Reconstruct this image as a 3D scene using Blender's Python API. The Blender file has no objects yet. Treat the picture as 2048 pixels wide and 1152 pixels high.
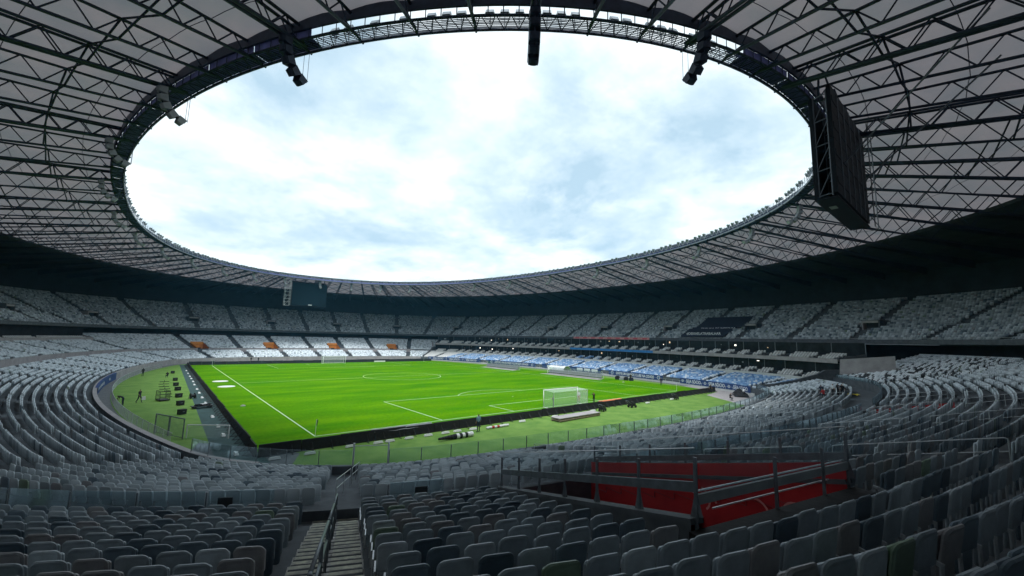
import bpy, bmesh, math, random
import numpy as np
from mathutils import Vector, Matrix
random.seed(7); rng = np.random.default_rng(7)
PI = math.pi
S = bpy.context.scene
C = S.collection

# ------------------------------------------------------------------ camera
YAW, PITCH, ROLL = 0.702798, 0.125684, 0.023192
CAM = np.array([-45.97, -42.42, 9.495])
cy, sy, cp, sp = math.cos(YAW), math.sin(YAW), math.cos(PITCH), math.sin(PITCH)
FW = np.array([sy*cp, cy*cp, sp]); R0 = np.array([cy, -sy, 0.0]); U0 = np.cross(R0, FW)
RT = math.cos(ROLL)*R0 + math.sin(ROLL)*U0; UP = -math.sin(ROLL)*R0 + math.cos(ROLL)*U0
cam_d = bpy.data.cameras.new('camera'); cam = bpy.data.objects.new('camera', cam_d); C.objects.link(cam)
cam_d.sensor_width = 36.0; cam_d.lens = 816.97/2048*36; cam_d.clip_start = 0.2; cam_d.clip_end = 6000
M = Matrix.Identity(4)
for i in range(3):
    M[i][0], M[i][1], M[i][2], M[i][3] = RT[i], UP[i], -FW[i], CAM[i]
cam.matrix_world = M
S.camera = cam

# ------------------------------------------------------------------ sky and sun
SUN_AZ, SUN_EL = math.radians(215), math.radians(68)     # azimuth from +y towards +x
w = bpy.data.worlds.new('World'); S.world = w; w.use_nodes = True
nt = w.node_tree; nt.nodes.clear()
def N(t, **k):
    n = nt.nodes.new(t)
    for a, b in k.items(): setattr(n, a, b)
    return n
def LK(a, b): nt.links.new(a, b)
out = N('ShaderNodeOutputWorld'); bg = N('ShaderNodeBackground'); bg.inputs['Strength'].default_value = 0.1
LK(bg.outputs[0], out.inputs[0])
sky = N('ShaderNodeTexSky', sky_type='NISHITA', sun_disc=False)
sky.sun_elevation = SUN_EL; sky.sun_rotation = SUN_AZ; sky.air_density = 1.0; sky.dust_density = 1.5; sky.ozone_density = 1.5
tc = N('ShaderNodeTexCoord')
sep = N('ShaderNodeSeparateXYZ'); LK(tc.outputs['Generated'], sep.inputs[0])
zc = N('ShaderNodeMath', operation='MAXIMUM'); LK(sep.outputs[2], zc.inputs[0]); zc.inputs[1].default_value = 0.0
za = N('ShaderNodeMath', operation='ADD'); LK(zc.outputs[0], za.inputs[0]); za.inputs[1].default_value = 0.22
dx = N('ShaderNodeMath', operation='DIVIDE'); LK(sep.outputs[0], dx.inputs[0]); LK(za.outputs[0], dx.inputs[1])
dy = N('ShaderNodeMath', operation='DIVIDE'); LK(sep.outputs[1], dy.inputs[0]); LK(za.outputs[0], dy.inputs[1])
cmb = N('ShaderNodeCombineXYZ'); LK(dx.outputs[0], cmb.inputs[0]); LK(dy.outputs[0], cmb.inputs[1])
def noise(scale, detail, rough, dist, off):
    mp = N('ShaderNodeMapping'); mp.inputs['Location'].default_value = off; LK(cmb.outputs[0], mp.inputs[0])
    n = N('ShaderNodeTexNoise'); LK(mp.outputs[0], n.inputs['Vector'])
    n.inputs['Scale'].default_value = scale; n.inputs['Detail'].default_value = detail
    n.inputs['Roughness'].default_value = rough; n.inputs['Distortion'].default_value = dist
    return n.outputs[0]
def ramp(src, stops):
    r = N('ShaderNodeValToRGB'); LK(src, r.inputs[0]); e = r.color_ramp.elements
    while len(e) < len(stops): e.new(0.5)
    for q, (p, c) in zip(e, stops): q.position = p; q.color = c
    return r.outputs[0]
n1 = noise(1.25, 10.0, 0.60, 0.15, (3.1, 1.7, 0.0))
n2 = noise(2.0, 12.0, 0.58, 0.15, (7.3, 2.2, 4.0))
cover = ramp(n1, [(0.36, (0, 0, 0, 1)), (0.56, (1, 1, 1, 1))])
tone = ramp(n2, [(0.32, (3.2, 4.15, 4.8, 1)), (0.47, (4.5, 5.25, 5.65, 1)), (0.61, (5.9, 6.4, 6.6, 1))])
sc = N('ShaderNodeVectorMath', operation='SCALE'); LK(sky.outputs[0], sc.inputs[0]); sc.inputs['Scale'].default_value = 0.5
thin = N('ShaderNodeMix', data_type='RGBA'); thin.inputs[0].default_value = 0.75
LK(sc.outputs[0], thin.inputs[6]); thin.inputs[7].default_value = (3.1, 4.3, 5.1, 1)
mx = N('ShaderNodeMix', data_type='RGBA'); LK(cover, mx.inputs[0]); LK(thin.outputs[2], mx.inputs[6]); LK(tone, mx.inputs[7])
LK(mx.outputs[2], bg.inputs['Color'])

sun_d = bpy.data.lights.new('sun', 'SUN'); sun = bpy.data.objects.new('sun', sun_d); C.objects.link(sun)
sun_d.energy = 1.5; sun_d.angle = math.radians(30); sun_d.color = (0.97, 1.0, 1.0)
dirv = Vector((math.sin(SUN_AZ)*math.cos(SUN_EL), math.cos(SUN_AZ)*math.cos(SUN_EL), math.sin(SUN_EL)))
sun.rotation_euler = dirv.to_track_quat('Z', 'Y').to_euler(); sun.location = dirv*300

S.view_settings.view_transform = 'Standard'; S.view_settings.look = 'None'
S.view_settings.exposure = 1.12; S.view_settings.gamma = 1.0; S.view_settings.use_curve_mapping = False
S.render.engine = 'CYCLES'
S.cycles.max_bounces = 6; S.cycles.diffuse_bounces = 3; S.cycles.glossy_bounces = 2
S.cycles.transmission_bounces = 4; S.cycles.transparent_max_bounces = 10
S.cycles.use_denoising = True

# ------------------------------------------------------------------ materials
MATS = {}
def mat(name, col, rough=0.6, metal=0.0, var=0.0, scale=3.0, spec=0.5, bump=0.0, col2=None, detail=5.0):
    m = bpy.data.materials.new(name); m.use_nodes = True; MATS[name] = m
    t = m.node_tree; b = t.nodes['Principled BSDF']
    b.inputs['Base Color'].default_value = (*col, 1); b.inputs['Roughness'].default_value = rough
    b.inputs['Metallic'].default_value = metal; b.inputs['Specular IOR Level'].default_value = spec
    if var or col2 or bump:
        g = t.nodes.new('ShaderNodeNewGeometry'); n = t.nodes.new('ShaderNodeTexNoise')
        t.links.new(g.outputs['Position'], n.inputs['Vector'])
        n.inputs['Scale'].default_value = scale; n.inputs['Detail'].default_value = detail; n.inputs['Roughness'].default_value = 0.62
        if var or col2:
            r = t.nodes.new('ShaderNodeValToRGB'); t.links.new(n.outputs[0], r.inputs[0])
            a = tuple(max(0, c*(1-var)) for c in col) if not col2 else col
            z = tuple(c*(1+var) for c in col) if not col2 else col2
            r.color_ramp.elements[0].position = 0.33; r.color_ramp.elements[1].position = 0.67
            r.color_ramp.elements[0].color = (*a, 1); r.color_ramp.elements[1].color = (*z, 1)
            t.links.new(r.outputs[0], b.inputs['Base Color'])
        if bump:
            bp = t.nodes.new('ShaderNodeBump'); bp.inputs['Strength'].default_value = bump; bp.inputs['Distance'].default_value = 0.02
            t.links.new(n.outputs[0], bp.inputs['Height']); t.links.new(bp.outputs[0], b.inputs['Normal'])
    return m
mat('concrete', (0.098, 0.108, 0.118), 0.9, var=0.28, scale=1.3, bump=0.3)
mat('stair_concrete', (0.14, 0.135, 0.13), 0.92, scale=3.5, col2=(0.62, 0.60, 0.57), bump=0.1, detail=6)
mat('wall_concrete', (0.36, 0.33, 0.33), 0.9, var=0.16, scale=0.8)
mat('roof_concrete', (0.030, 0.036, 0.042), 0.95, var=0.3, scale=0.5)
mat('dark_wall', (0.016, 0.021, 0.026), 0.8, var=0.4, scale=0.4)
mat('steel', (0.026, 0.036, 0.062), 0.55, metal=0.0, var=0.25, scale=2.0, spec=0.3)
mat('galvanized', (0.58, 0.60, 0.61), 0.4, metal=0.4, var=0.15, scale=4.0)
mat('grey_metal', (0.16, 0.18, 0.20), 0.45, metal=0.3, var=0.2, scale=5.0)
mat('white_paint', (0.80, 0.80, 0.79), 0.5)
mat('line_paint', (0.46, 0.60, 0.40), 0.8)
mat('white_wall', (0.62, 0.62, 0.60), 0.7, var=0.08, scale=1.0)
mat('cream_metal', (0.72, 0.72, 0.70), 0.45, var=0.06, scale=2.0)
mat('black_fabric', (0.008, 0.008, 0.009), 0.85, var=0.6, scale=5.0, bump=0.8)
mat('black_plastic', (0.012, 0.012, 0.013), 0.5)
mat('tarmac', (0.12, 0.125, 0.13), 0.9, var=0.25, scale=1.5)
mat('carpet', (0.078, 0.185, 0.020), 0.95, scale=0.5, col2=(0.165, 0.285, 0.050), detail=11)
mat('rubber', (0.035, 0.075, 0.072), 0.9, var=0.3, scale=1.0)
mat('red_paint', (0.40, 0.016, 0.024), 0.5, scale=1.1, col2=(0.52, 0.030, 0.032), detail=8)
mat('orange_paint', (0.78, 0.27, 0.04), 0.6, var=0.1, scale=1.0)
mat('banner_blue', (0.018, 0.055, 0.19), 0.6, var=0.15, scale=1.2)
mat('bright_blue', (0.03, 0.20, 0.50), 0.6, var=0.2, scale=1.0)
mat('pink_banner', (0.70, 0.33, 0.30), 0.6, var=0.15, scale=1.2)
mat('pink_mark', (0.62, 0.10, 0.12), 0.6)
mat('lettering', (0.82, 0.84, 0.86), 0.6)
mat('screen_dark', (0.006, 0.009, 0.012), 0.6, var=0.3, scale=1.0, spec=0.2)
mat('far_screen', (0.006, 0.018, 0.026), 0.7, spec=0.1)
mat('skin', (0.30, 0.17, 0.11), 0.6)
mat('cloth_black', (0.010, 0.010, 0.012), 0.85)
mat('cloth_blue', (0.16, 0.26, 0.34), 0.85)
mat('cloth_navy', (0.016, 0.022, 0.045), 0.85)
mat('cloth_white', (0.70, 0.70, 0.70), 0.85)
mat('cloth_red', (0.45, 0.03, 0.03), 0.85)
mat('hair', (0.012, 0.009, 0.008), 0.8)
mat('wood', (0.30, 0.24, 0.17), 0.7, var=0.2, scale=3.0)
mat('orange_tarp', (0.80, 0.24, 0.10), 0.7)
mat('yellow_cloth', (0.75, 0.60, 0.06), 0.7)
mat('hi_vis', (0.50, 0.75, 0.10), 0.6)
mat('plinth_grey', (0.30, 0.31, 0.32), 0.7, var=0.1)
mat('nosing', (0.66, 0.65, 0.50), 0.8, scale=5.0, col2=(0.30, 0.29, 0.26), detail=6)

def lamp_mat(name, col, e):
    m = bpy.data.materials.new(name); m.use_nodes = True; MATS[name] = m
    b = m.node_tree.nodes['Principled BSDF']; b.inputs['Base Color'].default_value = (*col, 1)
    b.inputs['Emission Color'].default_value = (*col, 1); b.inputs['Emission Strength'].default_value = e
lamp_mat('lamp_glow', (1.0, 0.93, 0.80), 1.1)
lamp_mat('warm_lamp', (1.0, 0.70, 0.42), 0.35)

def glass_mat(name, tint, opac, rough=0.08):
    m = bpy.data.materials.new(name); m.use_nodes = True; MATS[name] = m
    t = m.node_tree; t.nodes.clear()
    o = t.nodes.new('ShaderNodeOutputMaterial'); tr = t.nodes.new('ShaderNodeBsdfTransparent'); tr.inputs[0].default_value = (*tint, 1)
    gl = t.nodes.new('ShaderNodeBsdfGlossy'); gl.inputs['Roughness'].default_value = rough; gl.inputs[0].default_value = (0.8, 0.9, 0.95, 1)
    df = t.nodes.new('ShaderNodeBsdfDiffuse'); df.inputs[0].default_value = (0.45, 0.5, 0.52, 1)
    fr = t.nodes.new('ShaderNodeFresnel'); fr.inputs[0].default_value = 1.35
    a = t.nodes.new('ShaderNodeMixShader'); a.inputs[0].default_value = opac
    t.links.new(tr.outputs[0], a.inputs[1]); t.links.new(df.outputs[0], a.inputs[2])
    b = t.nodes.new('ShaderNodeMixShader'); mu = t.nodes.new('ShaderNodeMath'); mu.operation = 'MULTIPLY'; mu.inputs[1].default_value = 0.35; t.links.new(fr.outputs[0], mu.inputs[0]); t.links.new(mu.outputs[0], b.inputs[0])
    t.links.new(a.outputs[0], b.inputs[1]); t.links.new(gl.outputs[0], b.inputs[2]); t.links.new(b.outputs[0], o.inputs[0])
glass_mat('glass', (0.90, 0.95, 0.96), 0.06)
glass_mat('dusty_glass', (0.84, 0.92, 0.95), 0.10, 0.2)
mat('box_glass', (0.012, 0.015, 0.018), 0.35, spec=0.2, var=0.8, scale=0.6)

def grating_mat():
    m = bpy.data.materials.new('grating'); m.use_nodes = True; MATS['grating'] = m
    t = m.node_tree; t.nodes.clear()
    o = t.nodes.new('ShaderNodeOutputMaterial'); tr = t.nodes.new('ShaderNodeBsdfTransparent')
    df = t.nodes.new('ShaderNodeBsdfDiffuse'); df.inputs[0].default_value = (0.03, 0.07, 0.09, 1)
    mxs = t.nodes.new('ShaderNodeMixShader'); mxs.inputs[0].default_value = 0.68
    t.links.new(tr.outputs[0], mxs.inputs[1]); t.links.new(df.outputs[0], mxs.inputs[2]); t.links.new(mxs.outputs[0], o.inputs[0])
    m = bpy.data.materials.new('net'); m.use_nodes = True; MATS['net'] = m
    t = m.node_tree; t.nodes.clear()
    o = t.nodes.new('ShaderNodeOutputMaterial'); tr = t.nodes.new('ShaderNodeBsdfTransparent')
    df = t.nodes.new('ShaderNodeBsdfDiffuse'); df.inputs[0].default_value = (0.8, 0.85, 0.85, 1)
    mxs = t.nodes.new('ShaderNodeMixShader'); mxs.inputs[0].default_value = 0.26
    t.links.new(tr.outputs[0], mxs.inputs[1]); t.links.new(df.outputs[0], mxs.inputs[2]); t.links.new(mxs.outputs[0], o.inputs[0])
grating_mat()

def membrane_mat():
    m = bpy.data.materials.new('membrane'); m.use_nodes = True; MATS['membrane'] = m
    t = m.node_tree; t.nodes.clear()
    o = t.nodes.new('ShaderNodeOutputMaterial')
    g = t.nodes.new('ShaderNodeNewGeometry'); n = t.nodes.new('ShaderNodeTexNoise'); t.links.new(g.outputs['Position'], n.inputs[0])
    n.inputs['Scale'].default_value = 0.16; n.inputs['Detail'].default_value = 8; n.inputs['Roughness'].default_value = 0.65
    r = t.nodes.new('ShaderNodeValToRGB'); t.links.new(n.outputs[0], r.inputs[0])
    r.color_ramp.elements[0].position = 0.35; r.color_ramp.elements[1].position = 0.68
    r.color_ramp.elements[0].color = (0.066, 0.067, 0.072, 1); r.color_ramp.elements[1].color = (0.100, 0.086, 0.088, 1)
    tl = t.nodes.new('ShaderNodeBsdfTranslucent'); t.links.new(r.outputs[0], tl.inputs[0])
    df = t.nodes.new('ShaderNodeBsdfDiffuse'); df.inputs[0].default_value = (0.13, 0.122, 0.126, 1)
    a = t.nodes.new('ShaderNodeAddShader'); t.links.new(tl.outputs[0], a.inputs[0]); t.links.new(df.outputs[0], a.inputs[1])
    t.links.new(a.outputs[0], o.inputs[0])
membrane_mat()

def grass_mat():
    m = bpy.data.materials.new('grass'); m.use_nodes = True; MATS['grass'] = m
    t = m.node_tree; b = t.nodes['Principled BSDF']; b.inputs['Roughness'].default_value = 0.9; b.inputs['Specular IOR Level'].default_value = 0.02
    g = t.nodes.new('ShaderNodeNewGeometry')
    mp = t.nodes.new('ShaderNodeMapping'); mp.inputs['Scale'].default_value = (0.05, 0.16, 1); t.links.new(g.outputs['Position'], mp.inputs[0])
    n = t.nodes.new('ShaderNodeTexNoise'); t.links.new(mp.outputs[0], n.inputs[0]); n.inputs['Scale'].default_value = 1.6; n.inputs['Detail'].default_value = 7
    n2 = t.nodes.new('ShaderNodeTexNoise'); t.links.new(g.outputs['Position'], n2.inputs[0]); n2.inputs['Scale'].default_value = 2.5; n2.inputs['Detail'].default_value = 6
    r = t.nodes.new('ShaderNodeValToRGB'); t.links.new(n.outputs[0], r.inputs[0])
    r.color_ramp.elements[0].position = 0.32; r.color_ramp.elements[1].position = 0.68
    r.color_ramp.elements[0].color = (0.046, 0.190, 0.001, 1); r.color_ramp.elements[1].color = (0.106, 0.255, 0.001, 1)
    r2 = t.nodes.new('ShaderNodeValToRGB'); t.links.new(n2.outputs[0], r2.inputs[0])
    r2.color_ramp.elements[0].position = 0.3; r2.color_ramp.elements[1].position = 0.7
    r2.color_ramp.elements[0].color = (0.84, 0.84, 0.84, 1); r2.color_ramp.elements[1].color = (1.1, 1.1, 1.1, 1)
    mm = t.nodes.new('ShaderNodeMix'); mm.data_type = 'RGBA'; mm.blend_type = 'MULTIPLY'; mm.inputs[0].default_value = 1
    t.links.new(r.outputs[0], mm.inputs[6]); t.links.new(r2.outputs[0], mm.inputs[7])
    wv = t.nodes.new('ShaderNodeTexWave'); wv.bands_direction = 'Y'; wv.inputs['Scale'].default_value = 0.0299; wv.inputs['Distortion'].default_value = 0.6; wv.inputs['Detail Scale'].default_value = 3.0; wv.inputs['Detail'].default_value = 3
    t.links.new(g.outputs['Position'], wv.inputs[0])
    r3 = t.nodes.new('ShaderNodeValToRGB'); t.links.new(wv.outputs[1], r3.inputs[0]); r3.color_ramp.elements[0].position = .35; r3.color_ramp.elements[1].position = .65
    r3.color_ramp.elements[0].color = (.95, .96, .96, 1); r3.color_ramp.elements[1].color = (1.04, 1.03, 1.0, 1)
    m3 = t.nodes.new('ShaderNodeMix'); m3.data_type = 'RGBA'; m3.blend_type = 'MULTIPLY'; m3.inputs[0].default_value = 1
    t.links.new(mm.outputs[2], m3.inputs[6]); t.links.new(r3.outputs[0], m3.inputs[7]); t.links.new(m3.outputs[2], b.inputs['Base Color'])
grass_mat()

def seat_mats():
    # near seats: tint from a per-object random value; far seats: tint from a vertex colour
    m = bpy.data.materials.new('seat_plastic'); m.use_nodes = True; MATS['seat_plastic'] = m
    t = m.node_tree; b = t.nodes['Principled BSDF']; b.inputs['Roughness'].default_value = 0.34
    oi = t.nodes.new('ShaderNodeObjectInfo'); r = t.nodes.new('ShaderNodeValToRGB'); r.color_ramp.interpolation = 'LINEAR'
    t.links.new(oi.outputs['Color'], b.inputs['Base Color'])
    g = t.nodes.new('ShaderNodeNewGeometry'); n = t.nodes.new('ShaderNodeTexNoise'); n.inputs['Scale'].default_value = 5; n.inputs['Detail'].default_value = 9; n.inputs['Roughness'].default_value = 0.7
    t.links.new(g.outputs['Position'], n.inputs[0]); t.links.new(n.outputs[0], r.inputs[0])
    r.color_ramp.elements[0].position = 0.3; r.color_ramp.elements[1].position = 0.7
    r.color_ramp.elements[0].color = (0.72, 0.72, 0.72, 1); r.color_ramp.elements[1].color = (1.08, 1.08, 1.08, 1)
    mm = t.nodes.new('ShaderNodeMix'); mm.data_type = 'RGBA'; mm.blend_type = 'MULTIPLY'; mm.inputs[0].default_value = 1
    t.links.new(oi.outputs['Color'], mm.inputs[6]); t.links.new(r.outputs[0], mm.inputs[7]); t.links.new(mm.outputs[2], b.inputs['Base Color'])
    m = bpy.data.materials.new('seat_far'); m.use_nodes = True; MATS['seat_far'] = m
    t = m.node_tree; b = t.nodes['Principled BSDF']; b.inputs['Roughness'].default_value = 0.34
    a = t.nodes.new('ShaderNodeAttribute'); a.attribute_name = 'tint'; t.links.new(a.outputs['Color'], b.inputs['Base Color'])
seat_mats()

# ------------------------------------------------------------------ object helpers
def link(o, parent=None):
    C.objects.link(o)
    if parent is not None: o.parent = parent
    return o
def tag(o, label, cat, group=None, kind=None):
    o['label'] = label; o['category'] = cat
    if group: o['group'] = group
    if kind: o['kind'] = kind
    return o
def struct(o): o['kind'] = 'structure'; return o
def empty(name, loc=(0, 0, 0), rz=0.0):
    o = bpy.data.objects.new(name, None); o.location = loc; o.rotation_euler = (0, 0, rz); o.empty_display_size = 0.3
    return link(o)
class MB:
    def __init__(s): s.v = []; s.f = []; s.mi = []; s.cur = 0
    def add(s, vs, fs):
        k = len(s.v); s.v += [tuple(map(float, p)) for p in vs]; s.f += [tuple(i+k for i in f) for f in fs]; s.mi += [s.cur]*len(fs); return s
    def box(s, c, size, rz=0.0, rx=0.0):
        hx, hy, hz = size[0]/2, size[1]/2, size[2]/2
        m = Matrix.Rotation(rz, 3, 'Z') @ Matrix.Rotation(rx, 3, 'X')
        vs = [Vector(c) + m @ Vector((x, y, z)) for z in (-hz, hz) for x, y in ((-hx, -hy), (hx, -hy), (hx, hy), (-hx, hy))]
        return s.add(vs, [(3, 2, 1, 0), (4, 5, 6, 7), (0, 1, 5, 4), (1, 2, 6, 5), (2, 3, 7, 6), (3, 0, 4, 7)])
    def bar(s, p, q, r, n=6, r2=None, caps=True):
        p, q = Vector(p), Vector(q); d = q-p
        if d.length < 1e-6: return s
        a = d.normalized(); x = a.cross(Vector((0, 0, 1)))
        if x.length < 1e-3: x = Vector((1, 0, 0))
        x.normalize(); y = a.cross(x); r2 = r if r2 is None else r2
        vs = [p+(x*math.cos(t)+y*math.sin(t))*r for t in [2*PI*i/n for i in range(n)]] + [q+(x*math.cos(t)+y*math.sin(t))*r2 for t in [2*PI*i/n for i in range(n)]]
        fs = [(i, i+n, (i+1) % n+n, (i+1) % n) for i in range(n)]
        if caps: fs += [tuple(range(n)), tuple(reversed(range(n, 2*n)))]
        return s.add(vs, fs)
    def path(s, pts, r, n=6):
        for a, b in zip(pts[:-1], pts[1:]): s.bar(a, b, r, n)
        return s
    def beam(s, p, q, wd, h):            # rectangular beam from p to q (its centre line)
        p, q = Vector(p), Vector(q); d = (q-p).normalized(); x = d.cross(Vector((0, 0, 1)))
        if x.length < 1e-3: x = Vector((1, 0, 0))
        x.normalize(); y = x.cross(d); x *= wd/2; y *= h/2
        vs = [p-x-y, p+x-y, p+x+y, p-x+y, q-x-y, q+x-y, q+x+y, q-x+y]
        return s.add(vs, [(0, 1, 2, 3), (7, 6, 5, 4), (1, 0, 4, 5), (2, 1, 5, 6), (3, 2, 6, 7), (0, 3, 7, 4)])
    def quad(s, a, b, c, d): return s.add([a, b, c, d], [(0, 1, 2, 3)])
    def mesh(s, name, mats, smooth=False):
        me = bpy.data.meshes.new(name); me.from_pydata(s.v, [], s.f)
        for m in (mats if isinstance(mats, (list, tuple)) else [mats]): me.materials.append(MATS[m])
        if any(s.mi): me.polygons.foreach_set('material_index', s.mi)
        if smooth: me.polygons.foreach_set('use_smooth', [True]*len(s.f))
        me.validate(); me.update(); return me
    def build(s, name, mats, parent=None, smooth=False):
        return link(bpy.data.objects.new(name, s.mesh(name, mats, smooth)), parent)
def inst(name, me, parent=None, loc=None, rz=None, mw=None):
    o = bpy.data.objects.new(name, me); link(o, parent)
    if mw is not None: o.matrix_local = mw
    else:
        if loc is not None: o.location = loc
        if rz is not None: o.rotation_euler = (0, 0, rz)
    return o

# ------------------------------------------------------------------ plan curves of the stadium
CY = 52.5
PH1, PH2 = math.radians(11.6), math.radians(72.7)
RA, RB, RC = 152.0, 17.5, 195.0
def quadrant(ph):
    x = RA*math.sin(min(ph, PH1)); y = RC*math.cos(max(ph, PH2)); 
    if ph > PH1: x += RB*(math.sin(min(ph, PH2))-math.sin(PH1))
    if ph > PH2: x += RC*(math.sin(ph)-math.sin(PH2))
    if ph < PH2: y += RB*(math.cos(max(ph, PH1))-math.cos(PH2))
    if ph < PH1: y += RA*(math.cos(ph)-math.cos(PH1))
    return x, y
class Ring:
    def __init__(s, P):
        s.P = np.array(P); n = len(s.P)
        T = np.roll(s.P, -1, 0)-np.roll(s.P, 1, 0); T /= np.linalg.norm(T, axis=1)[:, None]
        s.Nn = np.stack([T[:, 1], -T[:, 0]], 1)             # outward for a counter-clockwise curve
        L = np.linalg.norm(np.roll(s.P, -1, 0)-s.P, axis=1); s.S = np.concatenate([[0], np.cumsum(L)]); s.L = s.S[-1]; s.n = n
    def at(s, u, d=0.0):
        u = np.mod(np.asarray(u, float), s.L)
        P = np.stack([np.interp(u, s.S, np.append(s.P[:, k], s.P[0, k])) for k in (0, 1)], -1)
        Nn = np.stack([np.interp(u, s.S, np.append(s.Nn[:, k], s.Nn[0, k])) for k in (0, 1)], -1)
        Nn = Nn/np.linalg.norm(Nn, axis=-1, keepdims=True)
        return P+Nn*(np.asarray(d)[..., None] if np.ndim(d) else d), Nn
    def pt(s, u, d, z): p, _ = s.at(u, d); return (float(p[0]), float(p[1]), float(z))
    def row(s, d, sp, u0, u1):
        """points about sp apart along the offset row between u0 and u1 (u increasing)"""
        u = np.linspace(u0, u1, max(8, int((u1-u0)/0.4))); p, nn = s.at(u, d)
        L = np.concatenate([[0], np.cumsum(np.linalg.norm(np.diff(p, axis=0), axis=1))])
        k = int(L[-1]/sp); q = (np.arange(k)+0.5)*L[-1]/max(k, 1)
        uu = np.interp(q, L, u); return uu
    def u_of(s, x, y): return float(s.S[:-1][np.argmin(np.hypot(s.P[:, 0]-x, s.P[:, 1]-y))])
def bowl_point(psi):                   # psi: direction of the outward normal, 0 = near end, 90 deg = right side
    q = psi % (2*PI); ph = q if q <= PI/2 else PI-q if q <= PI else q-PI if q <= 1.5*PI else 2*PI-q
    x, y = quadrant(ph); return (x if math.sin(q) >= 0 else -x, CY-(y if math.cos(q) >= 0 else -y))
# sample psi finely by arc length
ps = np.linspace(0, 2*PI, 14401)[:-1]; Pf = np.array([bowl_point(p) for p in ps])
Lf = np.concatenate([[0], np.cumsum(np.linalg.norm(np.diff(np.vstack([Pf, Pf[:1]]), axis=0), axis=1))])
NW = 1600
psi_at = np.interp(np.arange(NW)/NW*Lf[-1], Lf, np.append(ps, 2*PI))
W = Ring([bowl_point(p) for p in psi_at])
W.Nn = np.stack([np.sin(psi_at), -np.cos(psi_at)], 1)
def upsi(deg): return float(np.interp(math.radians(deg) % (2*PI), np.append(psi_at, 2*PI), np.append(W.S[:-1], W.L)))
dU = 24.0+6.0*np.cos(psi_at)**2
dU = dU+0.0
U = Ring(W.P+W.Nn*dU[:, None])
A_AX, B_AX, A_N = 52.9, 84.4, 2.22
def resample(P, n):
    P = np.vstack([P, P[:1]]); L = np.concatenate([[0], np.cumsum(np.linalg.norm(np.diff(P, axis=0), axis=1))])
    q = np.arange(n)/n*L[-1]; return np.stack([np.interp(q, L, P[:, 0]), np.interp(q, L, P[:, 1])], 1)
th = np.linspace(0, 2*PI, 8001)[:-1]-PI/2
spw = lambda v: np.sign(v)*np.abs(v)**(2/A_N)
A = Ring(resample(np.stack([A_AX*spw(np.cos(th)), CY+B_AX*spw(np.sin(th))], 1), 1600))
gpw = lambda v: np.sign(v)*np.abs(v)**(A_N-1)
A.Nn = np.stack([gpw(A.P[:, 0]/A_AX)/A_AX, gpw((A.P[:, 1]-CY)/B_AX)/B_AX], 1); A.Nn /= np.linalg.norm(A.Nn, axis=1)[:, None]

def camspace(p):
    d = np.asarray(p, float)-CAM; return d@RT, d@UP, d@FW
def in_view(p, margin=1.25, behind=-1.0):
    x, y, z = camspace(p); return (z > behind) & (np.abs(x) < np.maximum(z, 0)*1.2535*margin+6.0)

def sweep(mb, ring, prof, u0, u1, step=1.0, skip=None, flip=False):
    """sweep the (d, z) profile along ring from u0 to u1; skip(u_mid, d_mid) drops faces"""
    n = max(2, int(abs(u1-u0)/step)+1); us = np.linspace(u0, u1, n); m = len(prof); k0 = len(mb.v)
    for (d, z) in prof:
        p, _ = ring.at(us, d)
        mb.v += [(float(a), float(b), float(z)) for a, b in p]
    for j in range(m-1):
        dm = (prof[j][0]+prof[j+1][0])/2
        for i in range(n-1):
            if skip and skip((us[i]+us[i+1])/2, dm): continue
            a, b, c, d = k0+j*n+i, k0+j*n+i+1, k0+(j+1)*n+i+1, k0+(j+1)*n+i
            mb.f.append((a, b, c, d) if not flip else (d, c, b, a)); mb.mi.append(mb.cur)
    return mb
def solid(prof):  # close a profile list into a loop
    return prof+[prof[0]]

# ------------------------------------------------------------------ ground, pitch and markings
def disc_ring(inner_fn, name, z, m, n=200): pass
g = MB(); g.quad((-3000, -3000, -0.03), (3000, -3000, -0.03), (3000, 3000, -0.03), (-3000, 3000, -0.03))
struct(g.build('ground', 'tarmac'))
us = np.linspace(0, W.L, 241)[:-1]
p0, _ = W.at(us, 0.25)
b = MB(); b.add([(x, y, 0.0) for x, y in p0], [tuple(range(240))]); struct(b.build('concrete_apron', 'tarmac'))
def carpet_d(u):                       # carpet stops short of the wall; further on the near-left corner
    return -1.6
p1, _ = W.at(us, -1.5)
b = MB(); b.add([(x, y, 0.004) for x, y in p1], [tuple(range(240))]); struct(b.build('carpet', 'carpet'))
# grey rubber track between the boards and the carpet
b = MB(); b.quad((-42.0, -8.2, 0.008), (-38.9, -8.2, 0.008), (-38.9, 112, 0.008), (-41.2, 112, 0.008)); struct(b.build('rubber_track', 'rubber'))
b = MB(); b.quad((-45.5, -9.5, 0.006), (-38.9, -11.0, 0.006), (-36.5, -5.2, 0.006), (-42.6, 3.2, 0.006)); struct(b.build('asphalt_corner', 'tarmac'))
b = MB(); b.add([(24.5, -17.0, 0.006), (36, -14.5, .006), (43.5, -9.5, 0.006), (48.5, 1.5, 0.006), (44.5, 4, .006), (40.6, -5.2, 0.006), (33.0, -6.4, .006)], [tuple(range(7))]); struct(b.build('paved_corner', 'wall_concrete'))
pitch = MB()
pitch.add([(-39.1, -4.5, 0.012), (40.4, -4.5, 0.012), (43.0, 3.0, 0.012), (44.6, 20, .012), (45.2, 52, .012), (44.6, 85, .012), (41.5, 109.4, 0.012), (-39.1, 109.4, 0.012)], [tuple(range(8))])
pitch = struct(pitch.build('pitch', 'grass'))
LWD = 0.13
def line(x0, y0, x1, y1, parent=pitch):
    m = MB(); m.box(((x0+x1)/2, (y0+y1)/2, 0.017), (abs(x1-x0)+LWD, abs(y1-y0)+LWD, 0.002)); m.build('painted_line', 'line_paint', parent)
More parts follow.
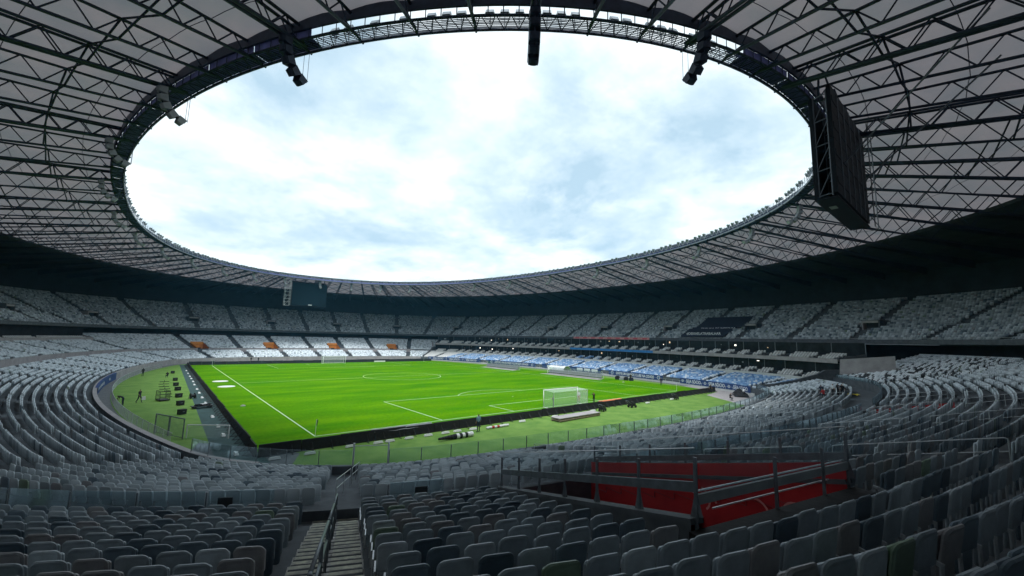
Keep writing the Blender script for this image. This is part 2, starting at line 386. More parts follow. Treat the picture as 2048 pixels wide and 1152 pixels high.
def arc(cx, cyy, r, a0, a1):
    m = MB(); n = 60; v = []
    for i in range(n+1):
        t = a0+(a1-a0)*i/n; v += [(cx+(r-LWD/2)*math.cos(t), cyy+(r-LWD/2)*math.sin(t), 0.018), (cx+(r+LWD/2)*math.cos(t), cyy+(r+LWD/2)*math.sin(t), 0.018)]
    m.add(v, [(2*i, 2*i+1, 2*i+3, 2*i+2) for i in range(n)]); m.build('painted_line', 'line_paint', pitch)
line(-34, 0, 34, 0); line(-34, 105, 34, 105); line(-34, 0.14, -34, 104.86); line(34, 0.14, 34, 104.86); line(-33.86, 52.5, 33.86, 52.5)
for s0, y0 in ((1, 0), (-1, 105)):
    for hw, dp in ((20.16, 16.5), (9.16, 5.5)):
        line(-hw, y0+s0*0.14, -hw, y0+s0*(dp-.14)); line(hw, y0+s0*0.14, hw, y0+s0*(dp-.14)); line(-hw, y0+s0*dp, hw, y0+s0*dp)
    a = math.acos(5.5/9.15); c = y0+s0*11; b0 = PI/2 if s0 > 0 else -PI/2
    arc(0, c, 9.15, b0-a, b0+a); m = MB(); m.box((0, c, 0.018), (0.22, 0.22, 0.002)); m.build('painted_line', 'line_paint', pitch)
arc(0, 52.5, 9.15, 0, 2*PI)

# ------------------------------------------------------------------ lower stand
FR_N, FR_D, FR_Z, FR_DZ = 13, 0.95, 0.92, 0.16
UP_D, UP_Z, UP_N = 14.3, 3.67, 20
PITCH_D = 0.8
def up_z(k): return UP_Z+0.195*k+0.0012*k*k
WK_Z = 2.86
R0d, R1d = upsi(46), upsi(132)         # right-hand stand with the boxes
L0d, L1d = upsi(236), upsi(303)        # left-hand section with a box terrace
def front_profile():
    pr = [(0.0, 0.0), (0.0, 1.40), (0.35, 1.40), (0.35, FR_Z)]
    for k in range(FR_N):
        z = FR_Z+FR_DZ*k; d = FR_D+PITCH_D*k-0.30
        if k: pr += [(d, z-FR_DZ), (d, z)]
    pr += [(FR_D+PITCH_D*FR_N-0.30, FR_Z+FR_DZ*(FR_N-1)), (FR_D+PITCH_D*FR_N-0.30, WK_Z)]
    pr += [(UP_D-0.55, WK_Z)]
    return pr
def upper_profile(n):
    pr = [(UP_D-0.55, WK_Z), (UP_D-0.55, UP_Z+0.30), (UP_D-0.40, UP_Z+0.30), (UP_D-0.40, UP_Z)]
    for k in range(1, n):
        d = UP_D+PITCH_D*k-0.40; pr += [(d, up_z(k-1)), (d, up_z(k))]
    pr += [(UP_D+PITCH_D*n-0.40, up_z(n-1))]
    return pr
VOMS = []    # (u centre, half width at the ring, d0, d1)
AISLE_STEP = 11.5
U_STAIR = upsi(-27)
B0 = np.array([-41.20, -28.42]); BAZ = math.radians(200); BDIR = np.array([math.sin(BAZ), math.cos(BAZ)])
_q = np.argmin(np.hypot(W.P[:, 0]-B0[0], W.P[:, 1]-B0[1])); B0D = float((B0-W.P[_q])@W.Nn[_q])
U_STAIR = float(W.S[_q])
def stair_pt(d): return B0+BDIR*(d-B0D)*1.005
n_ais = int(round(W.L/AISLE_STEP)); AIS = [(U_STAIR+k*W.L/n_ais) % W.L for k in range(n_ais)]
def row_len(ring, u, d):               # stretch factor of an offset row at u
    e = 0.5; a, _ = ring.at(u-e, d); b_, _ = ring.at(u+e, d); return float(np.linalg.norm(b_-a))
# red passage next to the camera, orange passages at the far end and on the far left
VOM_RED = W.u_of(-30.4, -15.9)
def u_dist(a, b, L): return (a-b+L/2) % L-L/2
VOMS.append((VOM_RED, 2.25, UP_D-0.5, 22.7, 'red'))
for x in (-31.3, -11.7, 9.6, 31.5): VOMS.append((W.u_of(x, 125 if abs(x) < 30 else 122.3), 1.9, UP_D-0.5, UP_D+6.2, 'orange'))
VOMS.append((W.u_of(4, -20.5), 1.4, UP_D-0.5, UP_D+5.0, 'red'))
VST = []
for (u, hw, d0, d1, c) in VOMS: VST.append((u, hw/row_len(W, u, (d0+d1)/2), d0, d1))
def in_vom(u, d):
    for (v, hu, d0, d1) in VST:
        if abs(u_dist(u, v, W.L)) < hu and d0+0.02 < d < d1: return True
    return False
def breaks(u0, u1, extra):
    """segment boundaries so that the openings fall on exact edges"""
    cuts = [u0, u1]
    for (v, hu, d0, d1) in VST:
        for e in (v-hu, v+hu):
            for q in (e-W.L, e, e+W.L):
                if u0 < q < u1: cuts.append(q)
    return sorted(cuts)
lower = empty('lower_stand'); tag(lower, 'lower grey concrete stand that rings the pitch below the dark concourse', 'grandstand')
def lower_section(u0, u1, n_up):
    cs = breaks(u0, u1, None)
    m = MB(); sweep(m, W, front_profile(), u0, u1, 1.0); m.build('front_terrace', 'concrete', lower)
    if n_up:
        m = MB()
        for a, b_ in zip(cs[:-1], cs[1:]): sweep(m, W, upper_profile(n_up), a, b_, 1.0, skip=in_vom)
        m.build('rear_terrace', 'concrete', lower)
lower_section(R1d, L0d, UP_N)                       # far end
lower_section(L0d, L1d, 12)                         # left side
lower_section(L1d, R0d+W.L, UP_N)                   # near end, round the camera
lower_section(R0d, R1d, 0)                          # right-hand stand: front rows only
# concourse behind the lower seats (dark) at the ends
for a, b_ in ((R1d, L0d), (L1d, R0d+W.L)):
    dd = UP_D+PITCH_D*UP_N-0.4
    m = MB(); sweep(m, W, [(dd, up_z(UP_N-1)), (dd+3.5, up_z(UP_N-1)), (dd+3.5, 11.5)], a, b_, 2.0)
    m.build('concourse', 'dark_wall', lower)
# left box terrace
m = MB(); d0 = UP_D+PITCH_D*12-0.4
sweep(m, W, [(d0, up_z(11)), (d0, 7.35), (d0+.3, 7.35), (d0+.3, 6.75), (d0+1.2, 6.75), (d0+1.2, 7.0), (d0+2.0, 7.0), (d0+2.0, 7.25), (d0+3.0, 7.25)], L0d, L1d, 1.5)
for u in (L0d, L1d):
    pts = [W.pt(u, d0+.0, up_z(11)), W.pt(u, d0+6.5, up_z(19)), W.pt(u, d0+6.5, 9.0), W.pt(u, d0+.0, 7.35)]
    m.quad(*pts)
m.build('box_terrace', 'wall_concrete', lower)
m = MB(); sweep(m, W, [(d0+3.0, 7.25), (d0+3.0, 10.6)], L0d, L1d, 2.0); m.build('box_window_band', 'box_glass', lower)

# low wall along the cross walkway, opaque on the left and the far side
m = MB()
for a, b_ in ((upsi(150), upsi(308)),):
    for c0, c1 in zip(breaks(a, b_, None)[:-1], breaks(a, b_, None)[1:]):
        if in_vom((c0+c1)/2, UP_D): continue
        sweep(m, W, [(UP_D-0.58, WK_Z), (UP_D-0.58, 4.15), (UP_D-0.44, 4.15), (UP_D-0.44, UP_Z)], c0, c1, 1.2)
m.build('walkway_wall', 'wall_concrete', lower)

# front wall facing of the far end and the left: mauve render
m = MB(); sweep(m, W, [(-0.05, 0.0), (-0.05, 1.43), (0.36, 1.43)], upsi(135), upsi(310), 1.2); m.build('front_wall_facing', 'wall_concrete', lower)

# vomitories
def vomitory(u, hu, d0, d1, colour, idx):
    floor = WK_Z-0.0 if colour == 'orange' else WK_Z-0.3
    cm = colour+'_paint'; ks = [d0]+[UP_D+PITCH_D*k-0.40 for k in range(0, 40) if d0 < UP_D+PITCH_D*k-0.40 < d1]+[d1]
    zt = lambda d: up_z(max(0, min(UP_N-1, math.floor((d-UP_D+0.41)/PITCH_D))))
    v = empty('entrance_passage', W.pt(u, (d0+d1)/2, floor))
    ox, oy, oz = v.location
    sh = lambda p: (p[0]-ox, p[1]-oy, p[2]-oz)
    for sgn in (-1, 1):
        m = MB(); e = u+sgn*(hu+0.02/1)
        for a, b_ in zip(ks[:-1], ks[1:]):
            za, zb_ = (up_z(max(0, (q-UP_D+.4)/PITCH_D))+((0.53 if sgn < 0 else .92) if idx == 0 else .02 if colour == 'red' else .55) for q in (a, b_))
            m.quad(sh(W.pt(e, a, floor)), sh(W.pt(e, b_, floor)), sh(W.pt(e, b_, zb_)), sh(W.pt(e, a, za)))
        m.build('side_wall', cm, v)
        if idx == 0:
            m = MB(); e2 = u+sgn*(hu+.16)
            for a, b_ in zip(ks[:-1], ks[1:]):
                za, zb_ = (up_z(max(0, (q-UP_D+.4)/PITCH_D))+(.53 if sgn < 0 else .92) for q in (a, b_))
                m.quad(sh(W.pt(e2, a, floor)), sh(W.pt(e2, b_, floor)), sh(W.pt(e2, b_, zb_)), sh(W.pt(e2, a, za)))
                m.quad(sh(W.pt(e, a, za-.004)), sh(W.pt(e, b_, zb_-.004)), sh(W.pt(e2, b_, zb_-.004)), sh(W.pt(e2, a, za-.004)))
            m.build('outer_face', 'concrete', v)
    m = MB(); us_ = np.linspace(u-hu, u+hu, 6)
    zb = zt(d1-0.1)+(0.05 if idx == 5 else 0.5 if colour == 'red' else .9)
    for a, b_ in zip(us_[:-1], us_[1:]): m.quad(sh(W.pt(a, d1-0.03, floor)), sh(W.pt(b_, d1-0.03, floor)), sh(W.pt(b_, d1-0.03, zb)), sh(W.pt(a, d1-0.03, zb)))
    m.build('end_wall', cm, v)
    m = MB(); m.quad(sh(W.pt(u-hu, d0, floor+.01)), sh(W.pt(u+hu, d0, floor+.01)), sh(W.pt(u+hu, d1, floor+.01)), sh(W.pt(u-hu, d1, floor+.01)))
    m.build('floor_slab', 'concrete', v)
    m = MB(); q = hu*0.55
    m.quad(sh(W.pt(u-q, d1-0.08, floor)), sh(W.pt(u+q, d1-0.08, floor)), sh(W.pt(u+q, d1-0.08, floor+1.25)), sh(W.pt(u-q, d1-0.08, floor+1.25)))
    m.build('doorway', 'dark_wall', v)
    return v, zt, ks
vlab = ['red walled entrance passage sunk between the seats nearest the camera', 'orange entrance passage in the far-left corner of the lower stand',
        'orange entrance passage left of the far goal', 'orange entrance passage behind the far goal', 'orange entrance passage at the far-right end of the lower stand',
        'red entrance passage among the dark seats far to the right']
VEMP = []
for i, ((u, hw, d0, d1, c), (_, hu, _, _)) in enumerate(zip(VOMS, VST)):
    v, zt, ks = vomitory(u, hu, d0, d1, c, i); tag(v, vlab[i], 'passage', 'entrance passages of the lower stand'); VEMP.append(v)

# ------------------------------------------------------------------ right-hand stand: boxes
boxes = empty('box_tier'); tag(boxes, 'two levels of dark glazed boxes with balcony seats above the blue seats', 'grandstand')
def bsweep(name, prof, m_, a=R0d, b_=R1d, st=1.5): mm = MB(); sweep(mm, W, prof, a, b_, st); return mm.build(name, m_, boxes)
bsweep('white_parapet', [(9.9, 2.6), (9.9, 3.72), (10.15, 3.72), (10.15, 3.2), (11.6, 3.2)], 'white_wall')
pr = [(11.6, 3.2)]
for k in range(1, 5): pr += [(11.9+.8*k-.3, 3.2+.22*(k-1)), (11.9+.8*k-.3, 3.2+.22*k)]
pr += [(16.4, 4.08)]
bsweep('balcony_steps', pr, 'concrete')
bsweep('window_band', [(16.4, 4.08), (16.4, 6.45)], 'box_glass')
bsweep('ceiling_slab', [(16.4, 6.45), (15.2, 6.45), (15.2, 7.25), (15.5, 7.25), (15.5, 6.85)], 'wall_concrete')
pr = [(15.5, 6.85)]
for k in range(1, 5): pr += [(15.8+.8*k-.3, 6.85+.24*(k-1)), (15.8+.8*k-.3, 6.85+.24*k)]
pr += [(20.4, 7.81)]
bsweep('balcony_steps', pr, 'concrete')
bsweep('window_band', [(20.4, 7.81), (20.4, 10.35)], 'box_glass')
# mullions, lit interiors, divider walls between boxes
nb = int((R1d-R0d)/3.6)
for lev, (dg, z0, z1) in enumerate(((16.38, 4.1, 6.43), (20.38, 7.83, 10.33))):
    for k in range(nb+1):
        u = R0d+(R1d-R0d)*k/nb
        mm = MB(); mm.beam(W.pt(u, dg-0.05, z0), W.pt(u, dg-0.05, z1), 0.12, 0.12); mm.build('window_mullion', 'grey_metal', boxes)
        if k < nb and rng.random() < 0.62:
            u2 = u+(R1d-R0d)/nb*rng.uniform(.25, .75); z = z0+rng.uniform(0.9, 1.9)
            hz, hu_ = rng.uniform(.15, .55), rng.uniform(.08, .3)
            mm = MB(); mm.quad(W.pt(u2-hu_, dg-0.03, z), W.pt(u2+hu_, dg-0.03, z), W.pt(u2+hu_, dg-0.03, z+hz), W.pt(u2-hu_, dg-0.03, z+hz))
            mm.build('interior_lamp' if rng.random() < .25 else 'interior_panel', rng.choice(['lamp_glow', 'warm_lamp', 'plinth_grey', 'wall_concrete', 'wood', 'plinth_grey']), boxes)
# aisle dividers on the balconies
for k in range(nb+1):
    u = R0d+(R1d-R0d)*k/nb
    for (da, za, db, zb) in ((11.7, 3.3, 16.3, 4.35), (15.6, 7.0, 20.3, 8.1)):
        mm = MB(); mm.beam(W.pt(u, da, za), W.pt(u, db, zb), 0.10, 0.5); mm.build('balcony_divider', 'concrete', boxes)
# coloured fascias on the balcony edges
def fascia(name, d, z0, z1, a, b_, m_, label, cat):
    mm = MB(); sweep(mm, W, [(d, z0), (d, z1), (d+.03, z1)], a, b_, 1.0); o = mm.build(name, m_); tag(o, label, cat); return o
ub = lambda y: W.u_of(52, y)
fb = fascia('blue_fascia', 15.16, 6.5, 7.2, ub(26), ub(58), 'bright_blue', 'long bright blue strip banner along the middle balcony edge', 'banner')
# end walls of the premium stand (dark sloping parapets)
for nm, uu, lab in (('sloping_end_wall', R0d, 'dark sloping wall that closes the blue stand near the camera side'), ('sloping_end_wall', R1d, 'dark sloping wall that closes the blue stand at its far end')):
    mm = MB(); ss = -0.35 if uu == R0d else 0.35
    pts = [(0.2, 2.2), (3, 2.4), (7, 3.2), (11, 4.4), (12.5, 5.2), (16.4, 5.4)]
    for (a0, z0), (a1, z1) in zip(pts[:-1], pts[1:]):
        for e in (0, ss): mm.quad(W.pt(uu+e, a0, 0), W.pt(uu+e, a1, 0), W.pt(uu+e, a1, z1), W.pt(uu+e, a0, z0))
        mm.quad(W.pt(uu, a0, z0), W.pt(uu, a1, z1), W.pt(uu+ss, a1, z1), W.pt(uu+ss, a0, z0))
    mm.quad(W.pt(uu, .2, 0), W.pt(uu+ss, .2, 0), W.pt(uu+ss, .2, 2.2), W.pt(uu, .2, 2.2))
    tag(mm.build(nm, 'concrete'), lab, 'wall')
    mm = MB()
    mm.quad(W.pt(uu+ss, 14.8, 3.5), W.pt(uu+ss*(9 if uu == R0d else 4), 20.5, 5.0), W.pt(uu+ss*(9 if uu == R0d else 4), 20.5, 8.2), W.pt(uu+ss, 15.2, 7.25))
    tag(mm.build('gable_wall', 'wall_concrete'), 'pale smooth wall closing the boxes '+('beside the dark seats' if uu == R0d else 'beside the far corner seats'), 'wall')

# ------------------------------------------------------------------ upper stand
UT_D, UT_Z, UT_DZ, UT_F, UT_R = 0.95, 10.42, 0.42, 8, 17
WALK2 = 1.3
def ut(k):      # tread of row k, (d, z)
    if k < UT_F: return UT_D+.8*k, UT_Z+UT_DZ*k
    return UT_D+.8*k+WALK2, UT_Z+UT_DZ*(k-1)+0.5
upper = empty('upper_stand'); tag(upper, 'upper grey concrete stand under the dark roof with long parapet', 'grandstand')
pr = [(0.5, 10.25), (0.0, 10.35), (0.0, 11.15), (0.25, 11.15), (0.25, UT_Z)]
for k in range(1, UT_F): d, z = ut(k); pr += [(d-.3, z-UT_DZ), (d-.3, z)]
d, z = ut(UT_F-1); pr += [(d+.5, z), (d+.5+WALK2-.1, z)]
for k in range(UT_F, UT_F+UT_R):
    d, z = ut(k); pr += [(d-.3, pr[-1][1]), (d-.3, z)]
dtop, ztop = ut(UT_F+UT_R-1); pr += [(dtop+.7, ztop)]
UA, UB = U.u_of(30, -60), U.u_of(-83, -5)
m = MB(); sweep(m, U, pr, UA, UB, 1.6); m.build('upper_terrace', 'concrete', upper)
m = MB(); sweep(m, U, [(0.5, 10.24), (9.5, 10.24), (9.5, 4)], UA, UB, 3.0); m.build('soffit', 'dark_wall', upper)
m = MB(); sweep(m, U, [(dtop+.7, ztop), (dtop+.7, 29.0)], 0, U.L, 3.0); m.build('rear_light_block', 'dark_wall', upper)  # added wall shuts the open back, keeping outside sky light out
# metal handrail along the parapet
m = MB(); uu = np.linspace(UA, UB, 260); pp, _ = U.at(uu, 0.1)
m.path([(x, y, 11.38) for x, y in pp], 0.035, 4); m.build('parapet_rail', 'galvanized', upper)
U_AIS0 = U.u_of(17, 156); n_u = int(round(U.L/13.0)); UAIS = [(U_AIS0+k*U.L/n_u) % U.L for k in range(n_u)]
# passages of the upper stand at every second aisle
UV = []; HUTS = []
for k, u in enumerate(UAIS):
    if k % 2: continue
    p, nn = U.at(u, 8.3)
    if not in_view(np.array([p[0], p[1], 14.])): continue
    UV.append(u)
    v = empty('upper_passage', (p[0], p[1], 13.2), math.atan2(nn[1], nn[0])-PI/2)
    m = MB(); m.box((-1.6, 0.6, 1.0), (0.25, 2.6, 2.2)); m.build('side_wall', 'wall_concrete' if k % 4 else 'concrete', v)
    m = MB(); m.box((1.6, 0.6, 1.0), (0.25, 2.6, 2.2)); m.build('side_wall', 'concrete', v)
    m = MB(); m.box((0, -0.6, 1.95), (2.9, 0.2, 0.5)); m.build('lintel', 'wall_concrete', v)
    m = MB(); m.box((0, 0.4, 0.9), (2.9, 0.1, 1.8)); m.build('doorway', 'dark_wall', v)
    m = MB(); m.box((0, 0.7, 2.26), (3.6, 2.8, 0.12)); m.build('roof_slab', 'concrete', v)
    HUTS.append(v)
HN = ['first', 'second', 'third', 'fourth', 'fifth', 'sixth', 'seventh', 'eighth', 'ninth', 'tenth', 'eleventh', 'twelfth', 'thirteenth', 'fourteenth', 'fifteenth', 'sixteenth', 'seventeenth', 'eighteenth', 'nineteenth', 'twentieth'] + ['%dth' % i for i in range(21, 60)]
def bearing(o): x, y, z = camspace(np.array(o.location)); return math.atan2(x, z)
for i, v in enumerate(sorted(HUTS, key=bearing)): tag(v, 'small dark entrance hut on the upper walkway, %s from the left' % HN[i], 'passage', 'entrance huts along the upper stand')

# ------------------------------------------------------------------ banner text that follows a curved wall
def text_mesh(body, size, name):
    cu = bpy.data.curves.new(name, 'FONT'); cu.body = body; cu.size = size; cu.align_x = 'CENTER'; cu.offset = 0.012*size
    cu.extrude = 0.0; cu.resolution_u = 3
    o = bpy.data.objects.new(name, cu); C.objects.link(o)
    dg = bpy.context.evaluated_depsgraph_get(); dg.update()
    me = bpy.data.meshes.new_from_object(o.evaluated_get(dg)); bpy.data.objects.remove(o); return me
def curved_text(body, ring, u, d, z, height, width, m_, parent, name='lettering'):
    me = text_mesh(body, 1.0, name)
    v = np.array([x.co[:] for x in me.vertices])
    w0 = v[:, 0].max()-v[:, 0].min(); h0 = 0.72
    sx, sz = width/w0, height/h0
    bm = bmesh.new(); bm.from_mesh(me)
    bmesh.ops.subdivide_edges(bm, edges=[e for e in bm.edges if e.calc_length()*sx > 0.6], cuts=2) if width > 6 else None
    for vv in bm.verts:
        x, y = vv.co.x*sx, vv.co.y*sz
        vv.co = Vector(ring.pt(u-x, d, z+y))   # ring runs right to left as seen from the pitch
    bm.to_mesh(me); bm.free(); me.materials.clear(); me.materials.append(MATS[m_])
    return link(bpy.data.objects.new(name, me), parent)
def emblem(ring, u, d, z, r, parent, five=False):
    m = MB(); n = 20
    for i in range(n):
        a, b_ = 2*PI*i/n, 2*PI*(i+1)/n
        q = [ring.pt(u-rr*math.cos(t), d, z+rr*math.sin(t)) for rr, t in ((r, a), (r, b_), (r*.74, b_), (r*.74, a))]; m.quad(*q)
    o = m.build('emblem', 'lettering', parent)
    if five: curved_text('5', ring, u, d, z-r*.42, r*.85, r*.7, 'lettering', o, 'numeral')
    else:
        m = MB(); m.add([ring.pt(u-r*.35*math.cos(t), d, z+r*.35*math.sin(t)) for t in np.linspace(0, 2*PI, 12)[:-1]], [tuple(range(11))]); m.build('emblem_dot', 'bright_blue', o)
    return o
def wall_banner(ua, ub, label, words, m_='banner_blue', z0=0.42, z1=1.62, d=-0.13):
    mm = MB(); sweep(mm, W, [(d+.05, z0), (d, z0), (d, z1), (d+.3, z1)], ua, ub, 0.8); o = mm.build('wall_banner', m_)
    tag(o, label, 'banner', 'blue banners along the front wall'); 
    for (f, txt, wd) in words:
        u = ua+(ub-ua)*f
        if txt == 'O': emblem(W, u, d-.02, (z0+z1)/2, .46, o)
        elif txt == '5': emblem(W, u, d-.02, (z0+z1)/2, .30, o, True)
        else: curved_text(txt, W, u, d-.02, (z0+z1)/2-.33, .72, wd, 'lettering', o)
    return o
# the text runs towards decreasing y as seen from the pitch -> fraction 1 = far end = first word
u_a, u_b = W.u_of(40, -11.2), W.u_of(49.5, 5.2); Lb = u_b-u_a
wall_banner(u_a, u_b, 'blue SEJA SÓCIO banner on the front wall nearest the right corner', [(.96, '5', 0), (.80, 'SEJA SÓCIO', Lb*.21), (.635, '5', 0), (.48, 'SEJA SÓCIO', Lb*.21), (.32, '5', 0), (.155, 'SEJA SÓCIO', Lb*.21)])
u_a, u_b = W.u_of(50, 10.5), W.u_of(52, 29); Lb = u_b-u_a
wall_banner(u_a, u_b, 'blue EXISTE UM GRANDE CLUBE NA CIDADE banner right of the dugouts', [(.93, 'O', 0), (.50, 'EXISTE UM GRANDE CLUBE NA CIDADE', Lb*.70), (.07, 'O', 0)])
u_a, u_b = W.u_of(52, 60), W.u_of(51, 84); Lb = u_b-u_a
wall_banner(u_a, u_b, 'blue EXISTE UM GRANDE CLUBE NA CIDADE banner above the farther dugout', [(.93, 'O', 0), (.50, 'EXISTE UM GRANDE CLUBE NA CIDADE', Lb*.70), (.07, 'O', 0)])
u_a, u_b = W.u_of(50, 88), W.u_of(41, 114.5); Lb = u_b-u_a
wall_banner(u_a, u_b, 'blue SEJA SÓCIO banner at the far end of the blue stand', [(.97, '5', 0), (.82, 'SEJA SÓCIO', Lb*.2), (.66, '5', 0), (.5, 'SEJA SÓCIO', Lb*.2), (.34, '5', 0), (.18, 'SEJA SÓCIO', Lb*.2)])
u_a, u_b = W.u_of(52, 32), W.u_of(52, 57); Lb = u_b-u_a
o = wall_banner(u_a, u_b, 'blue banner with pale panels behind the nearer dugout', [])
for f in (.1, .22, .34, .62, .74, .86):
    mm = MB(); u = u_a+Lb*f; sweep(mm, W, [(-.15, .62), (-.15, 1.40)], u-1.2, u+1.2, .8); mm.build('pale_panel', 'lettering', o)
# left wall banner
u_a, u_b = W.u_of(-51, 38), W.u_of(-49, 20)
u_a, u_b = W.u_of(-52, 68), W.u_of(-52, 40)
o = wall_banner(u_a, u_b, 'dark blue banner hung inside the curved wall on the left', [], z0=0.15, z1=1.45)
for f, wd in ((.25, .7), (.52, 1.0), (.60, .9), (.68, 1.1), (.76, .8), (.84, .9)):
    mm = MB(); u = u_a+(u_b-u_a)*f; sweep(mm, W, [(-.15, .6), (-.15, 1.05)], u-wd/2, u+wd/2, .8); mm.build('pale_panel', 'lettering', o)

# upper stand press area: dark navy cover with two lines of words, pink strip, lights
def uu_of(x, y): return U.u_of(x, y)
def upper_cloth(k0, k1, ua, ub, m_, name):
    mm = MB(); us_ = np.linspace(ua, ub, 24); pr_ = []
    for k in range(k0, k1): d, z = ut(k); pr_ += [(d-.45, z+.78), (d+.3, z+.86)]
    sweep(mm, U, pr_, ua, ub, 1.0); return mm.build(name, m_)
pr0 = U.u_of(76, 3)
PRESS = (U.u_of(75, 6.5), U.u_of(77, 20.5))
o = upper_cloth(1, UT_F, *PRESS, 'cloth_navy', 'press_cover'); tag(o, 'dark navy cover with DEIXA ELA TRABALHAR lettering over upper seats', 'banner')
um = (PRESS[0]+PRESS[1])/2; Lp = PRESS[1]-PRESS[0]
curved_text('#DEIXAELATRABALHAR', U, um+Lp*.0, ut(3)[0]-.6, ut(3)[1]+.55, .75, Lp*.78, 'lettering', o)
o = upper_cloth(UT_F, UT_F+9, PRESS[0]-1, PRESS[1]-1, 'cloth_navy', 'press_cover'); tag(o, 'dark navy cover of the press seats under the TRIBUNA DE IMPRENSA words', 'banner')
mm = MB(); sweep(mm, U, [(ut(7)[0]+1.65, ut(7)[1]+.2), (ut(7)[0]+1.65, ut(7)[1]+1.35)], *PRESS, 1.0); mm.build('word_board', 'cloth_navy', o)
curved_text('— TRIBUNA DE IMPRENSA —', U, um-1.2, ut(7)[0]+1.62, ut(7)[1]+.55, .62, Lp*.95, 'lettering', o)
pa, pb = U.u_of(76, 31), U.u_of(76, 64)
mm = MB(); sweep(mm, U, [(-.04, 10.45), (-.04, 11.2), (.2, 11.2)], pa, pb, 1.5); o = mm.build('parapet_banner', 'pink_banner'); tag(o, 'long pink strip banner on the upper parapet above the boxes', 'banner')
for i in range(9):
    u = pa+(pb-pa)*(i+.5)/9; mm = MB(); sweep(mm, U, [(-.06, 10.6), (-.06, 11.05)], u-.9, u+.9, .9); mm.build('banner_mark', 'pink_mark', o)

# ------------------------------------------------------------------ roof
roof = empty('stadium_roof'); tag(roof, 'oval stadium roof of dark steel trusses, translucent membrane and dark concrete rim', 'roof')
SIN, SOUT = 1.45, 26.0
zu = lambda s: 33.35-0.125*s
zl = lambda s: 32.15-0.185*s
NT = 88
outer = A.P+A.Nn*50; Lo = np.concatenate([[0], np.cumsum(np.linalg.norm(np.roll(outer, -1, 0)-outer, axis=1))])
q0 = np.interp(A.u_of(-27.7, -22.6), A.S, Lo)      # one truss at the loudspeaker straight ahead
TU = [float(np.interp((q0+k*Lo[-1]/NT) % Lo[-1], Lo, A.S)) for k in range(NT)]
dbl = set(); k = 0
while k < NT-3: dbl.add(k); k += 3
dbl.discard(0); dbl.add(0)
# shared truss meshes in a local frame: +x outwards, z up
def truss_meshes(double):
    offs = (-0.32, 0.32) if double else (0.0,)
    up_, lo_ = MB(), MB()
    for o in offs:
        up_.bar((SIN-.3, o, zu(SIN)), (29.5, o, zu(29.5)), .13 if double else .12, 8)
        lo_.bar((0.6, o*(.7), zl(0.6)), (29.5, o*.7, zl(29.5)), .14 if double else .13, 8)
    s = 1.7; nodes = []; h = 1.15
    while s < 29: nodes.append(s); s += 0.95+0.045*s
    webs = []
    for i, (a, b_) in enumerate(zip(nodes[:-1], nodes[1:])):
        p = (a, 0, zu(a) if i % 2 else zl(a)); q = (b_, 0, zl(b_) if i % 2 else zu(b_))
        for o in offs:
            m = MB(); m.bar((p[0], o*.8, p[2]), (q[0], o*.8, q[2]), .06, 5); webs.append(m)
    return up_.mesh('upper_chord', 'steel', True), lo_.mesh('lower_chord', 'steel', True), [m.mesh('diagonal', 'steel', True) for m in webs]
TM = {True: truss_meshes(True), False: truss_meshes(False)}
def joined(meshes, name):
    bm = bmesh.new()
    for me in meshes: bm.from_mesh(me)
    r = bpy.data.meshes.new(name); bm.to_mesh(r); bm.free(); r.materials.append(MATS['steel']); return r
TJ = {b_: joined(TM[b_][2], 'diagonals') for b_ in TM}
tpos = []
for k in range(NT):
    p, nn = A.at(TU[k]); tpos.append((p, nn))
dist = [np.linalg.norm(np.array([p[0]+nn[0]*12, p[1]+nn[1]*12])-CAM[:2]) for p, nn in tpos]
near_t = set(np.argsort(dist)[:20].tolist())
for k in range(NT):
    p, nn = tpos[k]; o = empty('roof_truss', (p[0], p[1], 0), math.atan2(nn[1], nn[0])); o.parent = roof
    d = k in dbl; a, b_, wv = TM[d]
    inst('upper_chord', a, o); inst('lower_chord', b_, o)
    if k in near_t:
        for x in wv: inst('diagonal', x, o)
    else: inst('diagonals', TJ[d], o)
# membrane panels and cross braces bay by bay
def rp(u, s, z): return A.pt(u, s, z)
def order(k): return TU[k], TU[(k+1) % NT] if TU[(k+1) % NT] > TU[k] else TU[(k+1) % NT]+A.L
for k in range(NT):
    ua, ub_ = order(k)
    m = MB(); ns, nu = 8, 4; v = []
    for i in range(ns+1):
        s = SIN+(30.0-SIN)*i/ns
        for j in range(nu+1):
            f = j/nu; (pa_, na), (pb_, nb_) = tpos[k], tpos[(k+1) % NT]
            x = (pa_+na*s)*(1-f)+(pb_+nb_*s)*f; sag = .25*math.sin(PI*f)
            v.append((x[0], x[1], zu(s)+.19+sag))
    m.add(v, [(i*(nu+1)+j, i*(nu+1)+j+1, (i+1)*(nu+1)+j+1, (i+1)*(nu+1)+j) for i in range(ns) for j in range(nu)])
    m.build('membrane_panel', 'membrane', roof, True)
    m = MB(); (pa_, na), (pb_, nb_) = tpos[k], tpos[(k+1) % NT]
    for s in (7.3, 14.6, 22.0):
        P = lambda pp, n_, z: (pp[0]+n_[0]*s, pp[1]+n_[1]*s, z)
        m.bar(P(pa_, na, zu(s)), P(pb_, nb_, zl(s)), .08, 5); m.bar(P(pa_, na, zl(s)), P(pb_, nb_, zu(s)), .08, 5)
    m.build('cross_brace', 'steel', roof, True)
    m = MB()
    for s in (4.3, 11.0, 18.3):
        q = [((pa_+na*s)*(1-f)+(pb_+nb_*s)*f) for f in np.linspace(0, 1, 5)]
        m.path([(x[0], x[1], zu(s)+.16+.25*math.sin(PI*f)) for x, f in zip(q, np.linspace(0, 1, 5))], .03, 4)
    m.build('membrane_cable', 'steel', roof)
